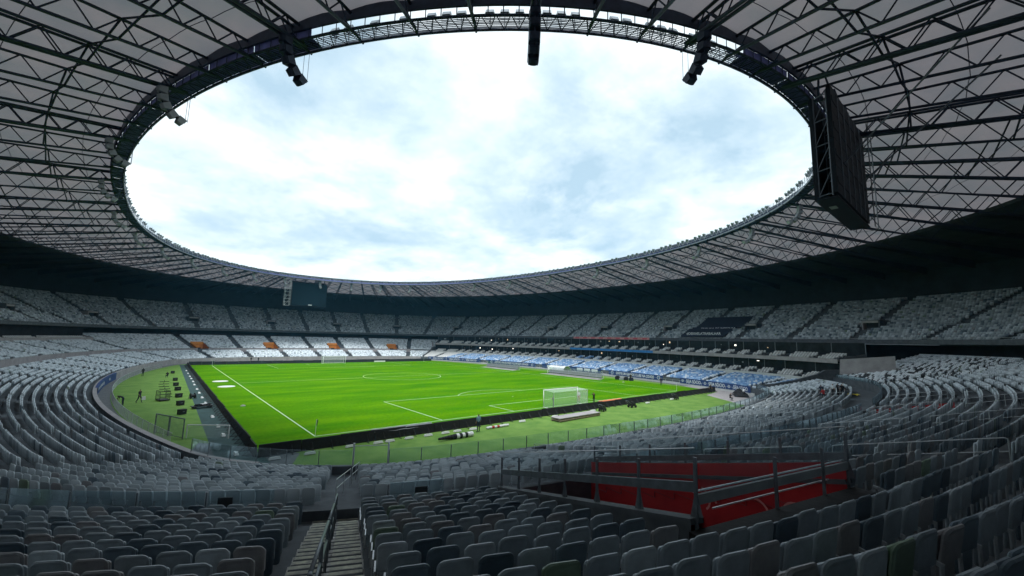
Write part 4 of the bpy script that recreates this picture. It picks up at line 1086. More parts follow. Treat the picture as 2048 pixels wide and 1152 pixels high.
# ------------------------------------------------------------------ glass barriers
def glass_run(name, label, ring, ua, ub_, d, z0, z1, plen, gm='glass', gaps=(), gap_half=1.0, post='grey_metal', rail=False, postz=None):
    o = empty(name, ring.pt((ua+ub_)/2, d, z0)); ox, oy, oz = o.location
    n = max(1, int((ub_-ua)/plen)); e = (ub_-ua)/n
    for i in range(n):
        a, b_ = ua+e*i, ua+e*(i+1)
        if any(abs(u_dist((a+b_)/2, g_, W.L)) < gap_half+e/2 for g_ in gaps): continue
        P = lambda u, z, dd=0: tuple(np.array(ring.pt(u, d+dd, z))-np.array([ox, oy, oz]))
        m = MB(); g_ = .03
        m.add([P(a+g_, z0+.04), P(b_-g_, z0+.04), P(b_-g_, z1), P(a+g_, z1), P(a+g_, z0+.04, .015), P(b_-g_, z0+.04, .015), P(b_-g_, z1, .015), P(a+g_, z1, .015)],
              [(0, 1, 2, 3), (7, 6, 5, 4), (2, 6, 7, 3), (1, 5, 6, 2), (0, 3, 7, 4)]); m.build('glass_panel', gm, o)
        m = MB(); m.beam(P(a, z0-.25, .03), P(a, (postz or z1)-.03, .03), .035, .06); m.build('post', post, o)
        if rail: m = MB(); m.bar(P(a, z1+.02), P(b_, z1+.02), .02, 5); m.build('top_rail', 'galvanized', o)
    tag(o, label, 'barrier', 'glass barriers'); return o
vg = [VOM_RED, VST[5][0]]
glass_run('glass_barrier', 'glass barrier on the front wall from the gate to the right corner', W, U_STAIR+1.1, upsi(44)+W.L, .17, 1.42, 2.32, 2.0)
glass_run('glass_barrier', 'glass barrier on the front wall curving left of the gate', W, upsi(290), U_STAIR-1.1, .17, 1.42, 2.32, 2.0)
glass_run('glass_barrier', 'glass barrier along the walkway left of the near stairs', W, upsi(-52), U_STAIR-.95, UP_D-.52, UP_Z+.25, UP_Z+.98, 1.05, 'dusty_glass')
glass_run('glass_barrier', 'glass barrier along the walkway right of the near stairs', W, U_STAIR+.95, upsi(44)+W.L, UP_D-.52, UP_Z+.25, UP_Z+.98, 1.05, 'dusty_glass', gaps=vg, gap_half=2.0)
# gate in the front barrier
o = empty('glass_gate', W.pt(U_STAIR, .15, 1.0)); ox, oy, oz = o.location
for s_ in (-1.05, 1.05):
    a = np.array(W.pt(U_STAIR+s_, .15, 1.0))-np.array([ox, oy, oz]); m = MB(); m.bar(a, a+np.array([0, 0, 1.75]), .06, 8); m.build('gate_post', 'galvanized', o)
a, b_ = [np.array(W.pt(U_STAIR+s_, .15, 0))-np.array([ox, oy, 0]) for s_ in (-1, 1)]
m = MB(); m.add([(a[0], a[1], .2), (b_[0], b_[1], .2), (b_[0], b_[1], 1.55), (a[0], a[1], 1.55)], [(0, 1, 2, 3)]); m.build('gate_leaf', 'glass', o)
m = MB(); m.bar((a[0], a[1], 1.57), (b_[0], b_[1], 1.57), .025, 6); m.build('gate_rail', 'galvanized', o)
tag(o, 'glass gate between two steel posts at the foot of the near stairs', 'gate')
# two black notice squares beside the stairs
for s_, lab in ((-1.75, 'black square panel on the walkway glass left of the near stairs'), (1.55, 'black square panel on the walkway glass right of the near stairs')):
    a = W.pt(U_STAIR+s_, UP_D-.47, UP_Z+.55); _, n0 = W.at(U_STAIR+s_, 0)
    m = MB(); m.box((0, 0, .02), (.42, .03, .46)); m.box((0, .02, .02), (.36, .02, .40)); q = m.build('notice_square', 'black_plastic'); q.location = a; q.rotation_euler = (0, 0, math.atan2(n0[1], n0[0])+PI/2); tag(q, lab, 'panel')

# ------------------------------------------------------------------ rails and glass round the near red passage
u_v, hu_v, dv0, dv1 = VST[0]
ztop_v = lambda d: up_z(max(0, (d-UP_D+.4)/PITCH_D))+.54
def passage_side(u, lab, ds, inward):
    p0, n0 = W.at(u, ds[0]); o = empty('passage_barrier', (p0[0], p0[1], ztop_v(ds[0]))); ox, oy, oz = o.location
    Q = lambda d, h, t=0: tuple(np.array(W.pt(u+t, d, ztop_v(d)+h))-np.array([ox, oy, oz]))
    m = MB(); m.beam(Q(ds[0], .50), Q(ds[1], .50), .06, .17); m.build('side_beam', 'grey_metal', o)
    m = MB(); m.beam(Q(ds[0], -.06), Q(ds[1], -.06), .30, .10); m.build('kerb', 'concrete', o)
    n = 6
    for i in range(n+1):
        d = ds[0]+(ds[1]-ds[0])*i/n
        m = MB(); m.beam(Q(d, -.02), Q(d, 1.0), .04, .06); m.add([Q(d-.14, 0), Q(d+.14, 0), Q(d+.04, .36), Q(d-.04, .36)], [(0, 1, 2, 3)]); m.build('post', 'grey_metal', o)
        if i < n:
            d2 = ds[0]+(ds[1]-ds[0])*(i+1)/n; m = MB()
            m.add([Q(d+.04, .62), Q(d2-.04, .62), Q(d2-.04, 1.15), Q(d+.04, 1.15)], [(0, 1, 2, 3)]); m.build('glass_panel', 'glass', o)
    m = MB(); m.bar(Q(ds[0], 1.16), Q(ds[1], 1.16), .012, 5); m.build('top_rail', 'galvanized', o)
    tag(o, lab, 'barrier', 'barriers round the red passage'); return o
passage_side(u_v-hu_v-.1, 'dark beam and glass barrier on the near side of the red passage', (dv0+.1, dv1), 1)
passage_side(u_v+hu_v+.1, 'dark beam and glass barrier on the far side of the red passage', (dv0+.1, dv1), -1)
zb_v = up_z(int((dv1-UP_D)/PITCH_D))
p0, n0 = W.at(u_v, dv1); o = empty('passage_barrier', (p0[0], p0[1], zb_v)); ox, oy, oz = o.location
Q = lambda t, dd, h: tuple(np.array(W.pt(u_v+t, dv1+dd, zb_v+h))-np.array([ox, oy, oz]))
m = MB(); m.beam(Q(-hu_v-.1, .0, 1.05), Q(hu_v+.1, .0, 1.05), .06, .17); m.build('end_beam', 'plinth_grey', o)
m = MB(); m.bar(Q(-hu_v-.1, -.06, 1.16), Q(hu_v+.1, -.06, 1.16), .018, 6); m.bar(Q(-hu_v+.2, -.25, .72), Q(hu_v-.2, -.25, .72), .018, 6); m.build('end_rail', 'galvanized', o)
for i in range(4):
    t = (-hu_v-.1)+(2*hu_v+.2)*i/3; m = MB(); m.beam(Q(t, 0, .3), Q(t, 0, 1.55), .045, .06); m.build('post', 'grey_metal', o)
    if i < 3:
        t2 = (-hu_v-.1)+(2*hu_v+.2)*(i+1)/3; m = MB(); m.add([Q(t+.06, -.03, 1.14), Q(t2-.06, -.03, 1.14), Q(t2-.06, -.03, 1.68), Q(t+.06, -.03, 1.68)], [(0, 1, 2, 3)]); m.build('glass_panel', 'dusty_glass', o)
m = MB(); m.beam(Q(-hu_v-.2, .25, .10), Q(hu_v+.2, .25, .10), .40, .96); m.build('end_kerb', 'black_fabric', o)
tag(o, 'steel beam with glass on a black kerb behind the red passage', 'barrier', 'barriers round the red passage')

# ------------------------------------------------------------------ pitch side: black boards round the field
def board_run(x0, y0, x1, y1, label, h=.92, m_='black_fabric', plen=3.0):
    L = math.hypot(x1-x0, y1-y0); n = int(L/plen); a = math.atan2(y1-y0, x1-x0)
    o = empty('perimeter_board', (x0, y0, 0), a)
    for i in range(n):
        hh = h+rng.uniform(-.07, .05); l = L/n
        m = MB(); m.add([(i*l+.02, -.12, .01), ((i+1)*l-.02, -.12, .01), ((i+1)*l-.02, -.05, hh), (i*l+.02, -.05, hh+rng.uniform(-.03, .03)), (i*l+.02, .12, .01), ((i+1)*l-.02, .12, .01), ((i+1)*l-.02, .05, hh), (i*l+.02, .05, hh)],
              [(0, 1, 2, 3), (7, 6, 5, 4), (3, 2, 6, 7), (0, 3, 7, 4), (1, 5, 6, 2)]); m.build('board_panel', m_, o)
        for f in (.25, .75):
            m = MB(); m.bar((i*l+l*f, -.12, hh*.7), (i*l+l*f, -.75, .02), .025, 4); m.bar((i*l+l*f, -.12, .04), (i*l+l*f, -.8, .03), .025, 4); m.build('brace', 'black_plastic', o)
    tag(o, label, 'board', 'black boards round the pitch')
board_run(-39.4, -4.7, 40.6, -4.7, 'long black padded board behind the near goal line')
board_run(-39.5, 109.0, -39.5, -4.4, 'long black padded board down the left side of the pitch')
board_run(40.0, 109.6, -39.2, 109.6, 'dark grey board line behind the far goal', h=1.0, m_='dark_wall')
# white counterweights behind the boards
cw = MB(); cw.add([(-.42, -.16, .05), (.42, -.16, .05), (.42, .16, .05), (-.42, .16, .05), (-.34, -.12, .24), (.34, -.12, .24), (.30, .12, .20), (-.30, .12, .20)],
       [(3, 2, 1, 0), (4, 5, 6, 7), (0, 1, 5, 4), (1, 2, 6, 5), (2, 3, 7, 6), (3, 0, 4, 7)])
cwm = cw.mesh('counterweight_body', 'white_paint')
bt = MB(); bt.bar((-.25, 0, .2), (-.25, .55, .35), .02, 4); bt.bar((.25, 0, .2), (.25, .55, .35), .02, 4); btm = bt.mesh('arm', 'black_plastic')
CWS = [(-32.7, -5.8, 0), (-30.3, -5.95, 0), (-29.2, -5.95, 0), (-27.3, -5.93, 0), (-25.3, -5.95, 0), (-23.4, -6.0, 0), (-22, -6.0, 0), (-20.1, -6.1, 0), (-13, -5.9, 0), (-7.5, -5.9, 0), (0, -5.9, 0), (13.5, -6, 0), (21, -6, 0),
       (-40.5, 86.8, 1), (-40.5, 78, 1), (-40.5, 70, 1), (-40.5, 64.5, 1), (-40.5, 58, 1), (-40.6, 52, 1), (-40.6, 44.5, 1), (-40.6, 39, 1), (-40.6, 33, 1), (-40.6, 27, 1), (-40.7, 15.5, 1), (-40.7, 9.4, 1), (-40.7, 4.7, 1), (-40.6, -3.0, 1), (-38.5, -6.1, 0), (-36, -6.1, 0)]
for ci, (x, y, side) in enumerate(sorted(CWS, key=lambda c: (c[2], c[0] if not c[2] else c[1]))):
    o = empty('counterweight', (x, y, .01), 0 if not side else -PI/2); inst('weight_block', cwm, o); inst('arm', btm, o)
    tag(o, 'small white block behind the %s black board, %s from its near left corner' % ('left' if side else 'near', HN[ci-(15 if side else 0)]), 'counterweight', 'white blocks behind the boards')

# ------------------------------------------------------------------ goals and flags
def goal(y, sgn, label):
    o = empty('football_goal', (0, y, .012), 0 if sgn > 0 else PI)     # local: net towards -y
    for x in (-3.66, 3.66): m = MB(); m.bar((x, 0, 0), (x, 0, 2.5), .06, 8); m.build('post', 'white_paint', o, True)
    m = MB(); m.bar((-3.72, 0, 2.44), (3.72, 0, 2.44), .06, 8); m.build('crossbar', 'white_paint', o, True)
    D = 2.0
    m = MB(); m.path([(-3.66, 0, .05), (-3.66, -D, .05), (3.66, -D, .05), (3.66, 0, .05)], .04, 6); m.build('ground_frame', 'white_paint', o)
    for x in (-3.66, 3.66): m = MB(); m.bar((x, -D, 0), (x, -D, 2.3), .03, 6); m.build('net_support', 'galvanized', o)
    m = MB()
    m.quad((-3.66, -D, .05), (3.66, -D, .05), (3.66, -D, 2.3), (-3.66, -D, 2.3)); m.quad((-3.66, -D, 2.3), (3.66, -D, 2.3), (3.66, 0, 2.42), (-3.66, 0, 2.42))
    for x in (-3.66, 3.66): m.quad((x, -D, .05), (x, 0, .05), (x, 0, 2.42), (x, -D, 2.3))
    m.build('net', 'net', o)
    tag(o, label, 'goal', 'football goals')
goal(0, 1, 'white football goal nearest the camera with a box net'); goal(105, -1, 'small white football goal at the far end')
def flag(x, y, label, col='bright_blue'):
    o = empty('corner_flag', (x, y, .012)); m = MB(); m.bar((0, 0, 0), (.04, 0, 1.55), .022, 6); m.build('pole', 'lettering', o)
    m = MB(); m.add([(.03, 0, 1.05), (.05, 0, 1.55), (.20, .10, 1.42), (.16, .14, 1.0), (.11, .06, .92)], [(0, 1, 2, 3, 4)]); m.build('pennant', col, o); tag(o, label, 'flag', 'corner flags')
mat('flag_green', (0.02, 0.10, 0.04), .7)
flag(-34, 0, 'dark corner flag at the nearest left corner of the pitch', 'flag_green'); flag(34, 0, 'corner flag at the near right corner of the pitch', 'hi_vis')
flag(-34, 105, 'corner flag at the far left corner of the pitch', 'flag_green'); flag(34, 105, 'corner flag at the far right corner of the pitch', 'flag_green')

# ------------------------------------------------------------------ dugouts
def dugout(x, y0, y1, label):
    o = empty('dugout', (x, (y0+y1)/2, .012)); hl = abs(y1-y0)/2
    m = MB(); m.box((.9, 0, .06), (2.2, hl*2, .12)); m.build('floor_plate', 'wall_concrete', o)
    n = int(hl*2/.62); m = MB(); m.box((1.0, 0, .35), (.25, hl*2-.2, .12)); m.build('bench_beam', 'black_plastic', o)
    for i in range(n):
        yy = -hl+.35+i*(2*hl-.7)/(n-1); m = MB(); m.box((.95, yy, .48), (.46, .48, .12)); m.box((1.22, yy, .82), (.12, .48, .72), 0, 0); m.build('bench_seat', 'plinth_grey', o)
    m = MB(); k = 7; pr_ = [(1.7-1.5*math.sin(t)*1.0, .15+1.75*(1-math.cos(t))*0+1.9*math.sin(t*.5+.0)) for t in np.linspace(0, 1.4, k)]
    prf = [(1.75, .12), (1.78, .9), (1.62, 1.45), (1.25, 1.80), (.75, 1.95)]
    for (a0, z0), (a1, z1) in zip(prf[:-1], prf[1:]): m.quad((a0, -hl, z0), (a0, hl, z0), (a1, hl, z1), (a1, -hl, z1))
    m.build('canopy', 'glass', o, False)
    nr_ = int(hl*2/2.2)
    for i in range(nr_+1):
        yy = -hl+2*hl*i/nr_; m = MB(); m.path([(a, yy, z) for a, z in prf], .035, 5); m.build('canopy_rib', 'cream_metal', o)
    tag(o, label, 'dugout', 'team dugouts')
dugout(39.2, 55.5, 72.0, 'farther glass roofed dugout beside the halfway line'); dugout(39.6, 23.5, 42.5, 'nearer glass roofed dugout beside the right touchline')
# white tunnel tent between the dugouts, rear of the nearer one
o = empty('tunnel_tent', (44.0, 41.5, .012)); m = MB()
for i in range(8):
    a, b_ = PI*i/8, PI*(i+1)/8
    for e in (-.9, -.3, .3):
        m.quad((-1.6*math.cos(a), e*3.4, .9+1.3*math.sin(a)), (-1.6*math.cos(b_), e*3.4, .9+1.3*math.sin(b_)), (-1.6*math.cos(b_), (e+.58)*3.4, .9+1.3*math.sin(b_)), (-1.6*math.cos(a), (e+.58)*3.4, .9+1.3*math.sin(a)))
m.build('tent_cover', 'cream_metal', o)
for yy in (-3.1, 1.2, 3.1):
    m = MB(); m.path([(-1.62, yy, 0)]+[(-1.62*math.cos(t), yy, .9+1.32*math.sin(t)) for t in np.linspace(0, PI, 9)]+[(1.62, yy, 0)], .05, 5); m.build('tent_hoop', 'white_paint', o)
tag(o, 'pale arched player tunnel tent behind the nearer dugout', 'tent')
# pale mats in front of the dugouts
for (x, y, l, lab) in ((38.3, 63.5, 17, 'pale mat in front of the farther dugout'), (38.5, 32.8, 21, 'pale mat in front of the nearer dugout')):
    m = MB(); m.box((x, y, .03), (1.3, l, .03)); m.box((x-.2, y, .047), (.9, l-.3, .006)); tag(m.build('ground_mat', 'wall_concrete'), lab, 'mat')

# ------------------------------------------------------------------ people
def person(label, loc, rz, shirt, legs_m, pose='stand', h=1.75, hair='hair', skinm='skin', hold=None, arms=None):
    k = h/1.75
    j = {'pel': (0, 0, .95), 'sp': (0, 0, 1.15), 'ch': (0, .0, 1.36), 'nk': (0, .01, 1.50), 'hd': (0, .02, 1.60), 'ht': (0, .02, 1.70)}
    for s_, n in ((-1, 'l'), (1, 'r')):
        j['sh'+n] = (s_*.19, 0, 1.42); j['el'+n] = (s_*.25, -.02, 1.14); j['wr'+n] = (s_*.26, .08, .90); j['ha'+n] = (s_*.25, .11, .80)
        j['hp'+n] = (s_*.095, 0, .90); j['kn'+n] = (s_*.11, .02, .50); j['an'+n] = (s_*.12, -.02, .09); j['to'+n] = (s_*.13, .16, .04)
    if pose == 'walk':
        j['knl'] = (-.1, .18, .52); j['anl'] = (-.1, .22, .12); j['tol'] = (-.1, .38, .06); j['knr'] = (.1, -.08, .50); j['anr'] = (.1, -.30, .14); j['tor'] = (.1, -.16, .04)
        j['ell'] = (-.25, -.12, 1.16); j['wrl'] = (-.26, -.12, .92); j['hal'] = (-.25, -.10, .82); j['elr'] = (.25, .06, 1.14); j['wrr'] = (.25, .2, .94); j['har'] = (.25, .24, .85)
    if pose == 'bend':
        for n, y, z in (('sp', .16, 1.08), ('ch', .36, 1.16), ('nk', .50, 1.18), ('hd', .60, 1.18), ('ht', .68, 1.20)): j[n] = (0, y, z)
        for s_, n in ((-1, 'l'), (1, 'r')): j['sh'+n] = (s_*.18, .42, 1.16); j['el'+n] = (s_*.2, .5, .90); j['wr'+n] = (s_*.18, .58, .66); j['ha'+n] = (s_*.17, .6, .56)
    if pose == 'reach':
        j['ell'] = (-.28, .16, 1.30); j['wrl'] = (-.22, .40, 1.42); j['hal'] = (-.2, .48, 1.46); j['elr'] = (.28, .16, 1.26); j['wrr'] = (.2, .36, 1.36); j['har'] = (.16, .44, 1.42)
    if pose == 'crouch' or pose == 'sit':
        dz = .50 if pose == 'crouch' else .46
        for n in ('pel', 'sp', 'ch', 'nk', 'hd', 'ht', 'shl', 'shr', 'ell', 'elr', 'wrl', 'wrr', 'hal', 'har', 'hpl', 'hpr'): j[n] = (j[n][0], j[n][1]-(.2 if n not in ('nk', 'hd', 'ht') else .1), j[n][2]-dz)
        for s_, n in ((-1, 'l'), (1, 'r')): j['kn'+n] = (s_*.15, .24, .46); j['an'+n] = (s_*.13, .14 if pose == 'sit' else -.02, .09); j['to'+n] = (s_*.14, .30, .04); j['wr'+n] = (s_*.16, .16, .62); j['ha'+n] = (s_*.12, .24, .58); j['el'+n] = (s_*.24, -.06, .70)
    rad = {'pel': .135, 'sp': .125, 'ch': .15, 'nk': .055, 'hd': .088, 'ht': .07, 'sh': .07, 'el': .045, 'wr': .032, 'ha': .036, 'hp': .09, 'kn': .060, 'an': .042, 'to': .04}
    names = list(j); idx = {n: i for i, n in enumerate(names)}
    ed = [('pel', 'sp'), ('sp', 'ch'), ('ch', 'nk'), ('nk', 'hd'), ('hd', 'ht')]
    for n in 'lr': ed += [('ch', 'sh'+n), ('sh'+n, 'el'+n), ('el'+n, 'wr'+n), ('wr'+n, 'ha'+n), ('pel', 'hp'+n), ('hp'+n, 'kn'+n), ('kn'+n, 'an'+n), ('an'+n, 'to'+n)]
    bm = bmesh.new(); lay = bm.verts.layers.skin.verify()
    vs = [bm.verts.new(Vector(j[n])*k) for n in names]
    for v, n in zip(vs, names):
        r = rad.get(n, rad.get(n[:2], .05))*k; v[lay].radius = (r*1.15 if n in ('pel', 'ch', 'sp') else r, r*.85 if n in ('pel', 'ch', 'sp') else r); v[lay].use_root = (n == 'pel')
    for a, b_ in ed: bm.edges.new((vs[idx[a]], vs[idx[b_]]))
    me = bpy.data.meshes.new('person'); bm.to_mesh(me); bm.free()
    t = bpy.data.objects.new('tmp', me); C.objects.link(t); t.modifiers.new('s', 'SKIN'); sub = t.modifiers.new('u', 'SUBSURF'); sub.levels = 1; sub.render_levels = 1
    dg = bpy.context.evaluated_depsgraph_get(); dg.update(); r = bpy.data.meshes.new_from_object(t.evaluated_get(dg)); bpy.data.objects.remove(t)
    r.materials.clear()
    for mm_ in (skinm, shirt, legs_m, 'black_plastic', hair): r.materials.append(MATS[mm_])
    J = {n: Vector(j[n])*k for n in j}
    def near(p):                       # closest bone decides the cloth
        best = None
        for a, b_ in ed:
            A_, B_ = J[a], J[b_]; ab = B_-A_; tt = max(0, min(1, (p-A_).dot(ab)/ab.length_squared)); d = (A_+ab*tt-p).length
            if best is None or d < best[0]: best = (d, a, b_, tt)
        return best
    for f in r.polygons:
        c = f.center; _, a, b_, tt = near(c); key = (a[:2], b_[:2])
        if key in (('ne', 'hd'), ('nk', 'hd'), ('hd', 'ht')): mi = 4 if (c-J['hd']).dot(J['ht']-J['nk']) > .25*(J['ht']-J['hd']).length*(J['ht']-J['nk']).length or c.y < J['hd'].y-.03*k else 0
        elif key == ('ch', 'nk'): mi = 1 if tt < .8 else 0
        elif key == ('el', 'wr'): mi = 0 if tt > .15 else 1
        elif key == ('wr', 'ha'): mi = 0
        elif key == ('an', 'to') or (key == ('kn', 'an') and tt > .93): mi = 3
        elif key[0] in ('hp', 'kn') or key == ('pe', 'hp'): mi = 2
        elif key == ('pe', 'sp'): mi = 2 if tt < .25 else 1
        else: mi = 1
        f.material_index = mi; f.use_smooth = True
    o = bpy.data.objects.new('person', r); link(o); o.location = loc; o.rotation_euler = (0, 0, rz); tag(o, label, 'person'); return o
person('person in grey-blue shirt and dark trousers standing behind the black board', (-20.3, -7.3, .01), .1, 'cloth_blue', 'cloth_navy', h=1.85)
person('person in dark clothes standing inside the near goal net', (-2.9, -1.2, .012), .8, 'cloth_navy', 'cloth_navy', 'reach')
person('person in white shirt beside the right post of the near goal', (4.9, .8, .012), 2.4, 'cloth_white', 'cloth_red')
person('person in black with raised arms right of the near goal', (5.9, -1.4, .012), 1.5, 'cloth_black', 'cloth_black', 'reach')
person('person in black walking with a white bag across the left carpet', (-47.4, 32.1, .01), -2.2, 'cloth_black', 'cloth_black', 'walk', h=1.8)
m = MB(); m.add([(-.22, -.1, 0), (.22, -.1, 0), (.22, .1, 0), (-.22, .1, 0), (-.18, -.07, .42), (.16, -.07, .46), (.16, .07, .46), (-.18, .07, .42)], [(3, 2, 1, 0), (4, 5, 6, 7), (0, 1, 5, 4), (1, 2, 6, 5), (2, 3, 7, 6), (3, 0, 4, 7)])
b_ = m.build('carrier_bag', 'cloth_white'); b_.location = (-46.95, 31.75, .42); tag(b_, 'white bag carried by the person on the left carpet', 'bag')
person('person in black bending over at the left fence', (-48.9, 30.6, .01), 1.2, 'cloth_black', 'cloth_navy', 'bend')
person('person in black standing at the far-left railing', (-48.2, 75.5, .01), .6, 'cloth_black', 'cloth_black')
person('person in black crouching among the boxes on the left carpet', (-44.3, 70.0, .01), .3, 'cloth_black', 'cloth_black', 'crouch')
person('person in black standing at the right end of the near board', (36.6, -5.6, .012), 2.0, 'cloth_black', 'cloth_black')
person('person in dark clothes at the right corner of the pitch', (41.4, 7.6, .01), 2.4, 'cloth_navy', 'cloth_black')
person('person in black sitting on the ground at the right corner', (29.6, -12.2, .01), 2.8, 'cloth_black', 'cloth_black', 'crouch')
person('person in black standing by the kit behind the right touchline', (43.6, 17.0, .01), 1.9, 'cloth_black', 'cloth_navy')
person('person in a red shirt sitting among the seats on the right', (20.2, -27.2, 2.9), -.5, 'cloth_red', 'cloth_navy', 'sit')
for i, (x, y, sh_, ps_, lab) in enumerate(((24.0, -27.6, 'cloth_white', 'stand', 'person in white top standing on the right-hand walkway'), (25.0, -28.4, 'cloth_black', 'stand', 'person in black standing on the right-hand walkway'),
        (25.6, -27.8, 'cloth_black', 'reach', 'person in black with raised hands on the right-hand walkway'), (28.6, -27.8, 'cloth_white', 'stand', 'person in white top nearest the yellow cloth on the right'), (22.6, -26.6, 'cloth_navy', 'stand', 'person in navy standing below the right-hand walkway'))):
    person(lab, (x, y, WK_Z if y < -26.8 else 2.7), 1+i*.9, sh_, 'cloth_black', ps_)
for i, (x, lab) in enumerate(((-22.4, 'person in black walking left of the far goal behind the board'), (-20.3, 'person in black standing left of the far goal behind the board'))):
    person(lab, (x, 119.5, .01), 2.5+i, 'cloth_black', 'cloth_black', 'walk' if i == 0 else 'stand')
m = MB(); k_ = 7
for i in range(k_):
    for jx in range(4):
        pass
gv = [((i-3)*.28, (q-2)*.3, .05+.22*rng.random()) for i in range(7) for q in range(5)]
m.add(gv, [(i*5+q, (i+1)*5+q, (i+1)*5+q+1, i*5+q+1) for i in range(6) for q in range(4)]); m.add([(x, y, 0) for x, y, z in gv], [])
b_ = m.build('yellow_cloth', 'yellow_cloth'); b_.location = (28.2, -29.0, WK_Z); tag(b_, 'crumpled yellow cloth on the right-hand walkway', 'cloth')

# ------------------------------------------------------------------ things on the carpet and behind the boards
for i, (x, y) in enumerate(((-43.2, 80.5), (-43.1, 62), (-43.2, 52.2), (-43.1, 44.8), (-43.2, 35.5), (-43.25, 27.1), (-43.3, 19.5))):
    o = empty('black_case', (x, y, .004), .1*i)
    m = MB(); m.box((0, 0, .28), (.70, .55, .50)); m.build('case_body', 'black_plastic', o)
    m = MB(); m.box((0, 0, .56), (.74, .59, .06)); m.build('case_lid', 'cloth_black', o)
    m = MB(); m.box((0, -.29, .34), (.26, .04, .06)); m.build('case_handle', 'grey_metal', o)
    tag(o, 'black equipment case on the left carpet, %s from the camera' % nth(6-i), 'case', 'black cases in a line on the left carpet')
for i, (x, y) in enumerate(((-44.6, 36.5), (-44.6, 40), (-44.7, 43.5), (-44.7, 47.5), (-44.8, 51.5), (-44.8, 56), (-44.7, 60.5))):
    o = empty('foot_bar', (x, y, .004), .05)
    m = MB(); m.beam((-.7, 0, .06), (.7, 0, .06), .12, .08); m.build('bar', 'black_plastic', o)
    m = MB(); m.bar((0, 0, .1), (0, 0, .35), .04, 6); m.build('stub', 'black_plastic', o)
    tag(o, 'low black bar on the left carpet, %s from the camera' % nth(i), 'bar', 'black bars beside the cases')
# cage trolley
o = empty('cage_trolley', (-45.0, 33.0, .004), .25)
m = MB()
for x in (-.55, .55):
    for y in (-.9, .9): m.bar((x, y, .1), (x, y, 1.35), .03, 5)
for z in (.2, .75, 1.35):
    m.path([(-.55, -.9, z), (.55, -.9, z), (.55, .9, z), (-.55, .9, z), (-.55, -.9, z)], .025, 5)
for y in np.linspace(-.9, .9, 7): m.bar((-.55, y, .2), (-.55, y, 1.35), .014, 4); m.bar((.55, y, .2), (.55, y, 1.35), .014, 4)
m.build('cage', 'black_plastic', o); m = MB(); m.box((0, 0, .16), (1.2, 1.9, .06)); m.build('platform', 'black_plastic', o)
for x in (-.45, .45):
    for y in (-.7, .7): m = MB(); m.bar((x-.03, y, .07), (x+.03, y, .07), .07, 8); m.build('caster', 'black_plastic', o)
tag(o, 'black wire cage trolley on the left carpet', 'trolley')
# hose reel with yellow hose
o = empty('hose_reel', (-41.7, 33.2, .008), .3); m = MB(); m.bar((-.3, 0, .4), (-.22, 0, .4), .4, 14); m.bar((.22, 0, .4), (.3, 0, .4), .4, 14); m.bar((-.3, 0, .4), (.3, 0, .4), .22, 10); m.build('drum', 'black_plastic', o)
m = MB(); m.path([(-.4, -.3, .02), (-.4, 0, .4), (-.4, .3, .02)], .03, 5); m.path([(.4, -.3, .02), (.4, 0, .4), (.4, .3, .02)], .03, 5); m.build('stand', 'black_plastic', o)
tag(o, 'black hose reel beside the left board', 'hose reel')
# flat cart with cable heap
o = empty('flat_cart', (-41.2, 23.4, .008), .2); m = MB(); m.box((0, 0, .28), (2.2, 1.1, .08)); m.build('deck', 'black_plastic', o)
for x in (-.8, .8):
    for y in (-.5, .5): m = MB(); m.bar((x, y-.05, .14), (x, y+.05, .14), .14, 10); m.build('wheel', 'black_plastic', o)
m = MB()
for i in range(9): a = i*1.3; m.bar((-.8+.18*i, .3*math.sin(a), .34), (-.6+.18*i, -.3*math.sin(a*.7), .5), .09, 6)
m.build('cable_heap', 'cloth_black', o); m = MB(); m.box((.2, .1, .50), (.7, .4, .1), .4); m.build('white_bundle', 'cloth_white', o); tag(o, 'flat cart heaped with black cables beside the left board', 'cart')
# flat oval mats on the grass
for (x, y, lab) in ((-36.3, 57.1, 'farther pale oval mat on the grass beside the left touchline'), (-36.3, 47.0, 'nearer pale oval mat on the grass beside the left touchline')):
    m = MB(); n = 28
    for r0, r1, z0, z1 in ((0, .9, .10, .10), (.9, 1.0, .10, .02)):
        for i in range(n):
            a, c = 2*PI*i/n, 2*PI*(i+1)/n; f = lambda r, t, z: (1.35*r*math.cos(t), 1.15*r*math.sin(t), z); m.quad(f(r0, a, z0), f(r1, a, z1), f(r1, c, z1), f(r0, c, z0))
    q = m.build('oval_mat', 'cream_metal'); q.location = (x, y, .014); tag(q, lab, 'mat', 'pale oval mats')
for (x, y, lab) in ((-36.9, 22.6, 'small pale sprinkler cover on the grass left of the touchline'), (-35.2, -2.8, 'small pale sprinkler cover near the left corner flag'), (39.0, 16, 'small pale sprinkler cover near the right touchline')):
    m = MB(); m.bar((0, 0, 0), (0, 0, .10), .32, 12, .26); m.bar((0, 0, .10), (0, 0, .16), .1, 8); q = m.build('sprinkler_cover', 'plinth_grey'); q.location = (x, y, .012); tag(q, lab, 'sprinkler', 'sprinkler covers')
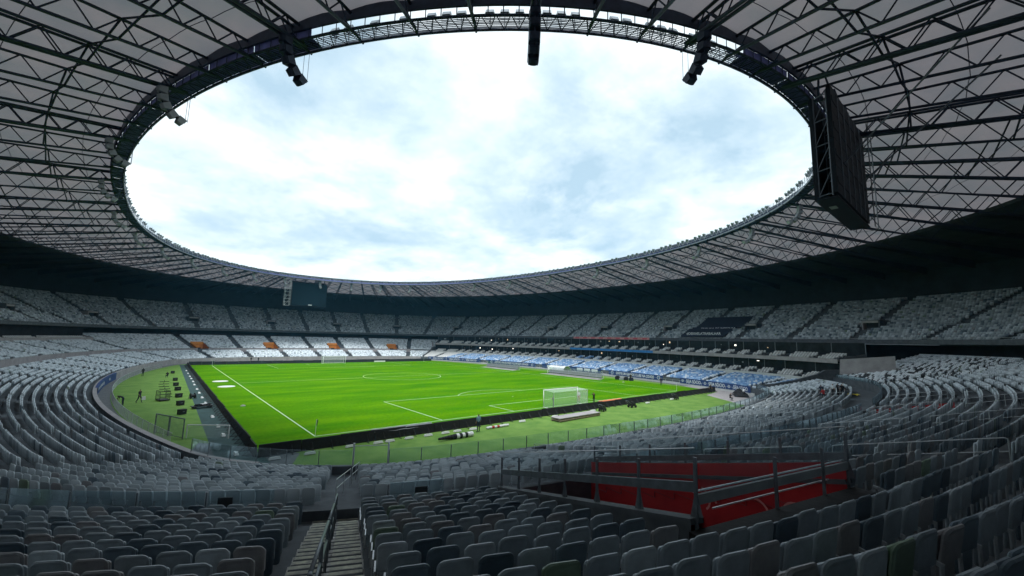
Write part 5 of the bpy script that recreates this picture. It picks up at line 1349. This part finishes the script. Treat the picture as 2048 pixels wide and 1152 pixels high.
# rolled tarpaulin with black and white rings
o = empty('tarpaulin_roll', (-23.7, -8.4, .24), 0); X0, X1 = -1.9, 1.9; n = 12
for i in range(n):
    a = X0+(X1-X0)*i/n; b_ = X0+(X1-X0)*(i+1)/n; r0, r1 = .10+.15*min(1, i/6), .10+.15*min(1, (i+1)/6)
    m = MB(); m.bar((a, 0, 0), (b_, 0, 0), r0, 10, r1); m.build('roll_section', 'cloth_white' if i in (6, 8, 11, 10) else 'cloth_black', o, True)
tag(o, 'long rolled black and white tarpaulin lying on the near carpet', 'tarpaulin')
o = empty('red_white_roll', (-17.3, -6.75, .14), 0)
for i in range(9):
    a = -1.5+3.0*i/9; m = MB(); m.bar((a, .03*math.sin(i), 0), (a+.33, .03*math.sin(i+1), 0), .13+.02*(i % 2), 8); m.build('roll_section', 'cloth_red' if i in (2, 3, 4) and i != 3 else 'cloth_white', o, True)
tag(o, 'red and white bundle lying against the near black board', 'bundle')
# stack of pale panels
for lv in range(2):
    o = empty('panel_stack', (-5.7, -7.9-.0*lv, .02+.24*lv), .02-.015*lv)
    for i in range(4): m = MB(); m.box((-2.95+i*1.96, .02*i, .16), (1.9, 1.5, .07)); m.build('panel', 'wall_concrete' if lv else 'wood', o)
    for yy in (-.6, .6): m = MB(); m.beam((-3.9, yy, .06), (3.9, yy, .06), .1, .1); m.build('bearer', 'wood', o)
    tag(o, ('upper' if lv else 'lower')+' layer of long pale panels stacked on the near carpet', 'panels', 'stacked panels')
# mowers behind the boards
for (x, y, a, lab) in ((1.2, -6.6, .3, 'black pitch machine behind the near goal'), (7.7, -7.0, -.2, 'black pitch machine on a mat right of the near goal'), (21.8, -6.2, .1, 'black pitch machine near the right end of the near board')):
    o = empty('pitch_machine', (x, y, .01), a); m = MB(); m.box((0, 0, .42), (.9, .6, .38)); m.box((.1, 0, .68), (.5, .42, .2)); m.build('engine_body', 'black_plastic', o)
    for sx in (-.38, .38):
        for sy2 in (-.33, .33): m = MB(); m.bar((sx, sy2-.05, .2), (sx, sy2+.05, .2), .2, 12); m.build('wheel', 'cloth_black', o)
    m = MB(); m.path([(-.4, -.25, .55), (-1.0, -.25, 1.0), (-1.0, .25, 1.0), (-.4, .25, .55)], .03, 6); m.build('handle', 'grey_metal', o); tag(o, lab, 'machine', 'pitch machines')
# white and orange sheets on the board tops
def sheet(x0, x1, y, m_, lab):
    m = MB(); n = 14; v = []
    for i in range(n+1):
        f = i/n; x = x0+(x1-x0)*f
        for dy, z in ((-.25, .70), (-.05, .99), (.25, .95), (.7, .35)): v.append((x, y+dy*(1-.5*abs(f-.5)), z+.03*math.sin(i*2.1)))
    m.add(v, [(i*4+q, (i+1)*4+q, (i+1)*4+q+1, i*4+q+1) for i in range(n) for q in range(3)]); tag(m.build('ground_sheet', m_), lab, 'sheet')
sheet(-30.4, -24.2, -4.55, 'plinth_grey', 'pale folded sheet lying over the near board left of the goal'); sheet(3.2, 8.6, -4.5, 'orange_tarp', 'orange sheet lying along the near board right of the goal')
# white frame and wire gate on the left carpet
o = empty('training_goal', (-43.3, 5.6, .01), math.atan2(-3.4, 4.4)); m = MB(); m.path([(-.1, 0, 0), (-.1, 0, 1.15), (3.6, 0, 1.15), (3.6, 0, 0)], .05, 6); m.build('frame_tube', 'white_paint', o); m = MB(); m.quad((0, .02, .05), (3.55, .02, .05), (3.55, .02, 1.1), (0, .02, 1.1)); m.build('frame_net', 'net', o)
tag(o, 'white training goal frame on the left carpet near the corner', 'frame')
o = empty('wire_gate', (-45.6, 9.6, .01), math.atan2(-4.4, 2.0))
for i in range(2):
    m = MB(); m.path([(i*2.4, 0, 0), (i*2.4, 0, 1.75), (i*2.4+2.3, 0, 1.75), (i*2.4+2.3, 0, 0)], .05, 6); m.bar((i*2.4, 0, .12), (i*2.4+2.3, 0, .12), .03, 5); m.build('gate_frame', 'grey_metal', o)
    m = MB()
    for q in range(1, 12): m.bar((i*2.4+q*.19, 0, .12), (i*2.4+q*.19, 0, 1.75), .012, 4)
    m.build('gate_wires', 'grey_metal', o)
tag(o, 'double leaf wire gate standing open at the near end of the left carpet', 'gate')
# railing along the carpet on the left
fence = empty('carpet_railing', (-50, 45, 0)); fu = np.linspace(W.u_of(-46, 100), W.u_of(-46.2, 2.5), 46)
for a, b_ in zip(fu[:-1], fu[1:]):
    pa_, pb_ = np.array(W.pt(a, -1.6, 0)), np.array(W.pt(b_, -1.6, 0)); off = np.array([-50, 45, 0]); d_ = pb_-pa_
    m = MB()
    for z in (.12, 1.08): m.bar(pa_-off+(0, 0, z), pb_-off+(0, 0, z), .025, 5)
    for f in np.linspace(0, 1, 10)[:-1]: m.bar(pa_-off+d_*f+(0, 0, .12), pa_-off+d_*f+(0, 0, 1.08), .012 if f else .03, 4)
    m.build('railing_panel', 'galvanized', fence)
tag(fence, 'grey metal railing along the left edge of the carpet', 'railing')
# railing along the front of the right stand
fence = empty('front_railing', (48, 40, 0)); fu = np.linspace(R0d+1, R1d-1, 66)
for a, b_ in zip(fu[:-1], fu[1:]):
    pa_, pb_ = np.array(W.pt(a, -1.2, 0)), np.array(W.pt(b_, -1.2, 0)); off = np.array([48, 40, 0])
    m = MB(); m.bar(pa_-off, pa_-off+(0, 0, 1.1), .03, 5); m.bar(pa_-off+(0, 0, 1.1), pb_-off+(0, 0, 1.1), .02, 5); m.build('railing_bay', 'galvanized', fence)
tag(fence, 'thin steel railing in front of the blue banners of the right stand', 'railing')
m = MB(); sweep(m, W, [(-.08, 0.0), (-.08, .50), (0.0, .50)], R0d, R1d, 1.5); q = m.build('white_kerb_wall', 'white_wall'); tag(q, 'low white wall under the blue banners of the right stand', 'wall')
# covered heap at the right corner, kit behind the touchline
o = empty('covered_heap', (37.6, -10.6, .01), .5); m = MB(); gv = [((i-4)*.6, (q-2)*.6, 1.25*math.exp(-((i-4)**2)/9-((q-2)**2)/4)*(.75+.5*rng.random())) for i in range(9) for q in range(5)]
m.add(gv, [(i*5+q, (i+1)*5+q, (i+1)*5+q+1, i*5+q+1) for i in range(8) for q in range(4)]); m.build('black_cover', 'cloth_black', o, False)
for i, (dx_, dy_) in enumerate(((-.6, -.35), (.5, -.5), (.2, .3))):
    m = MB(); m.path([(dx_-.8, dy_, 1.0-.25*i), (dx_-.1, dy_-.2, 1.22-.15*i), (dx_+.7, dy_-.1, 1.0-.1*i)], .17, 7); m.build('white_fold', 'cloth_white', o, True)
tag(o, 'heap of white folds on a black cover at the right corner', 'heap')
o = empty('kit_pile', (43.9, 18.5, .01), .3)
for i, (dx_, dy_, a, hh) in enumerate(((0, 0, .2, .7), (.3, 1.2, -.3, .5), (-.2, -1.3, .5, .6), (.5, 2.4, 0, .8))):
    m = MB(); m.box((dx_, dy_, hh/2), (.9, 1.0, hh), a); m.box((dx_+.1, dy_, hh+.08), (.6, .7, .16), a+.3); m.build('kit_bag', ['cloth_black', 'plinth_grey', 'cloth_navy', 'cloth_black'][i], o)
tag(o, 'pile of dark kit bags beside the right touchline', 'kit')
# narrow board near the far goal and dark tarps on seats
m = MB(); m.box((0, 0, .25), (4.2, .25, .45)); m.box((0, -.13, .28), (4.0, .02, .3)); q = m.build('white_low_board', 'white_paint'); q.location = (17.5, 108.6, .012); tag(q, 'low white board on the grass right of the far goal', 'board')

# pale painted strokes on the red wall
m0 = VEMP[0]; ox, oy, oz = m0.location
for (dc, zc_, rr, a0, a1) in ((20.6, 5.05, .34, -.4, 2.2), (19.7, 5.0, .30, 1.2, 3.6), (18.9, 4.85, .32, -.9, 1.4), (21.6, 5.3, .30, .8, 3.0)):
    m = MB(); P = lambda t, r: tuple(np.array(W.pt(u_v+hu_v-.03, dc+r*math.cos(t), zc_+r*math.sin(t)))-np.array([ox, oy, oz]))
    tt = np.linspace(a0, a1, 9)
    for a, b_ in zip(tt[:-1], tt[1:]): m.quad(P(a, rr-.03), P(b_, rr-.03), P(b_, rr+.03), P(a, rr+.03))
    m.build('painted_stroke', 'pink_banner', m0)

# ------------------------------------------------------------------ air inside the bowl
m = MB(); m.box((0, 50, 18.5), (270, 330, 39.0)); hz = m.build('haze', []) if False else link(bpy.data.objects.new('haze', m.mesh('haze', [])))
hm = bpy.data.materials.new('haze_air'); hm.use_nodes = True; t = hm.node_tree; t.nodes.clear()
o_ = t.nodes.new('ShaderNodeOutputMaterial'); pv = t.nodes.new('ShaderNodeVolumePrincipled'); pv.inputs['Color'].default_value = (.22, .66, 1.0, 1); pv.inputs['Density'].default_value = 0.00026; pv.inputs['Anisotropy'].default_value = 0.3
t.links.new(pv.outputs[0], o_.inputs['Volume']); hz.data.materials.append(hm); hz['kind'] = 'stuff'; hz['label'] = 'faint pale haze filling the air of the stadium'; hz['category'] = 'haze'
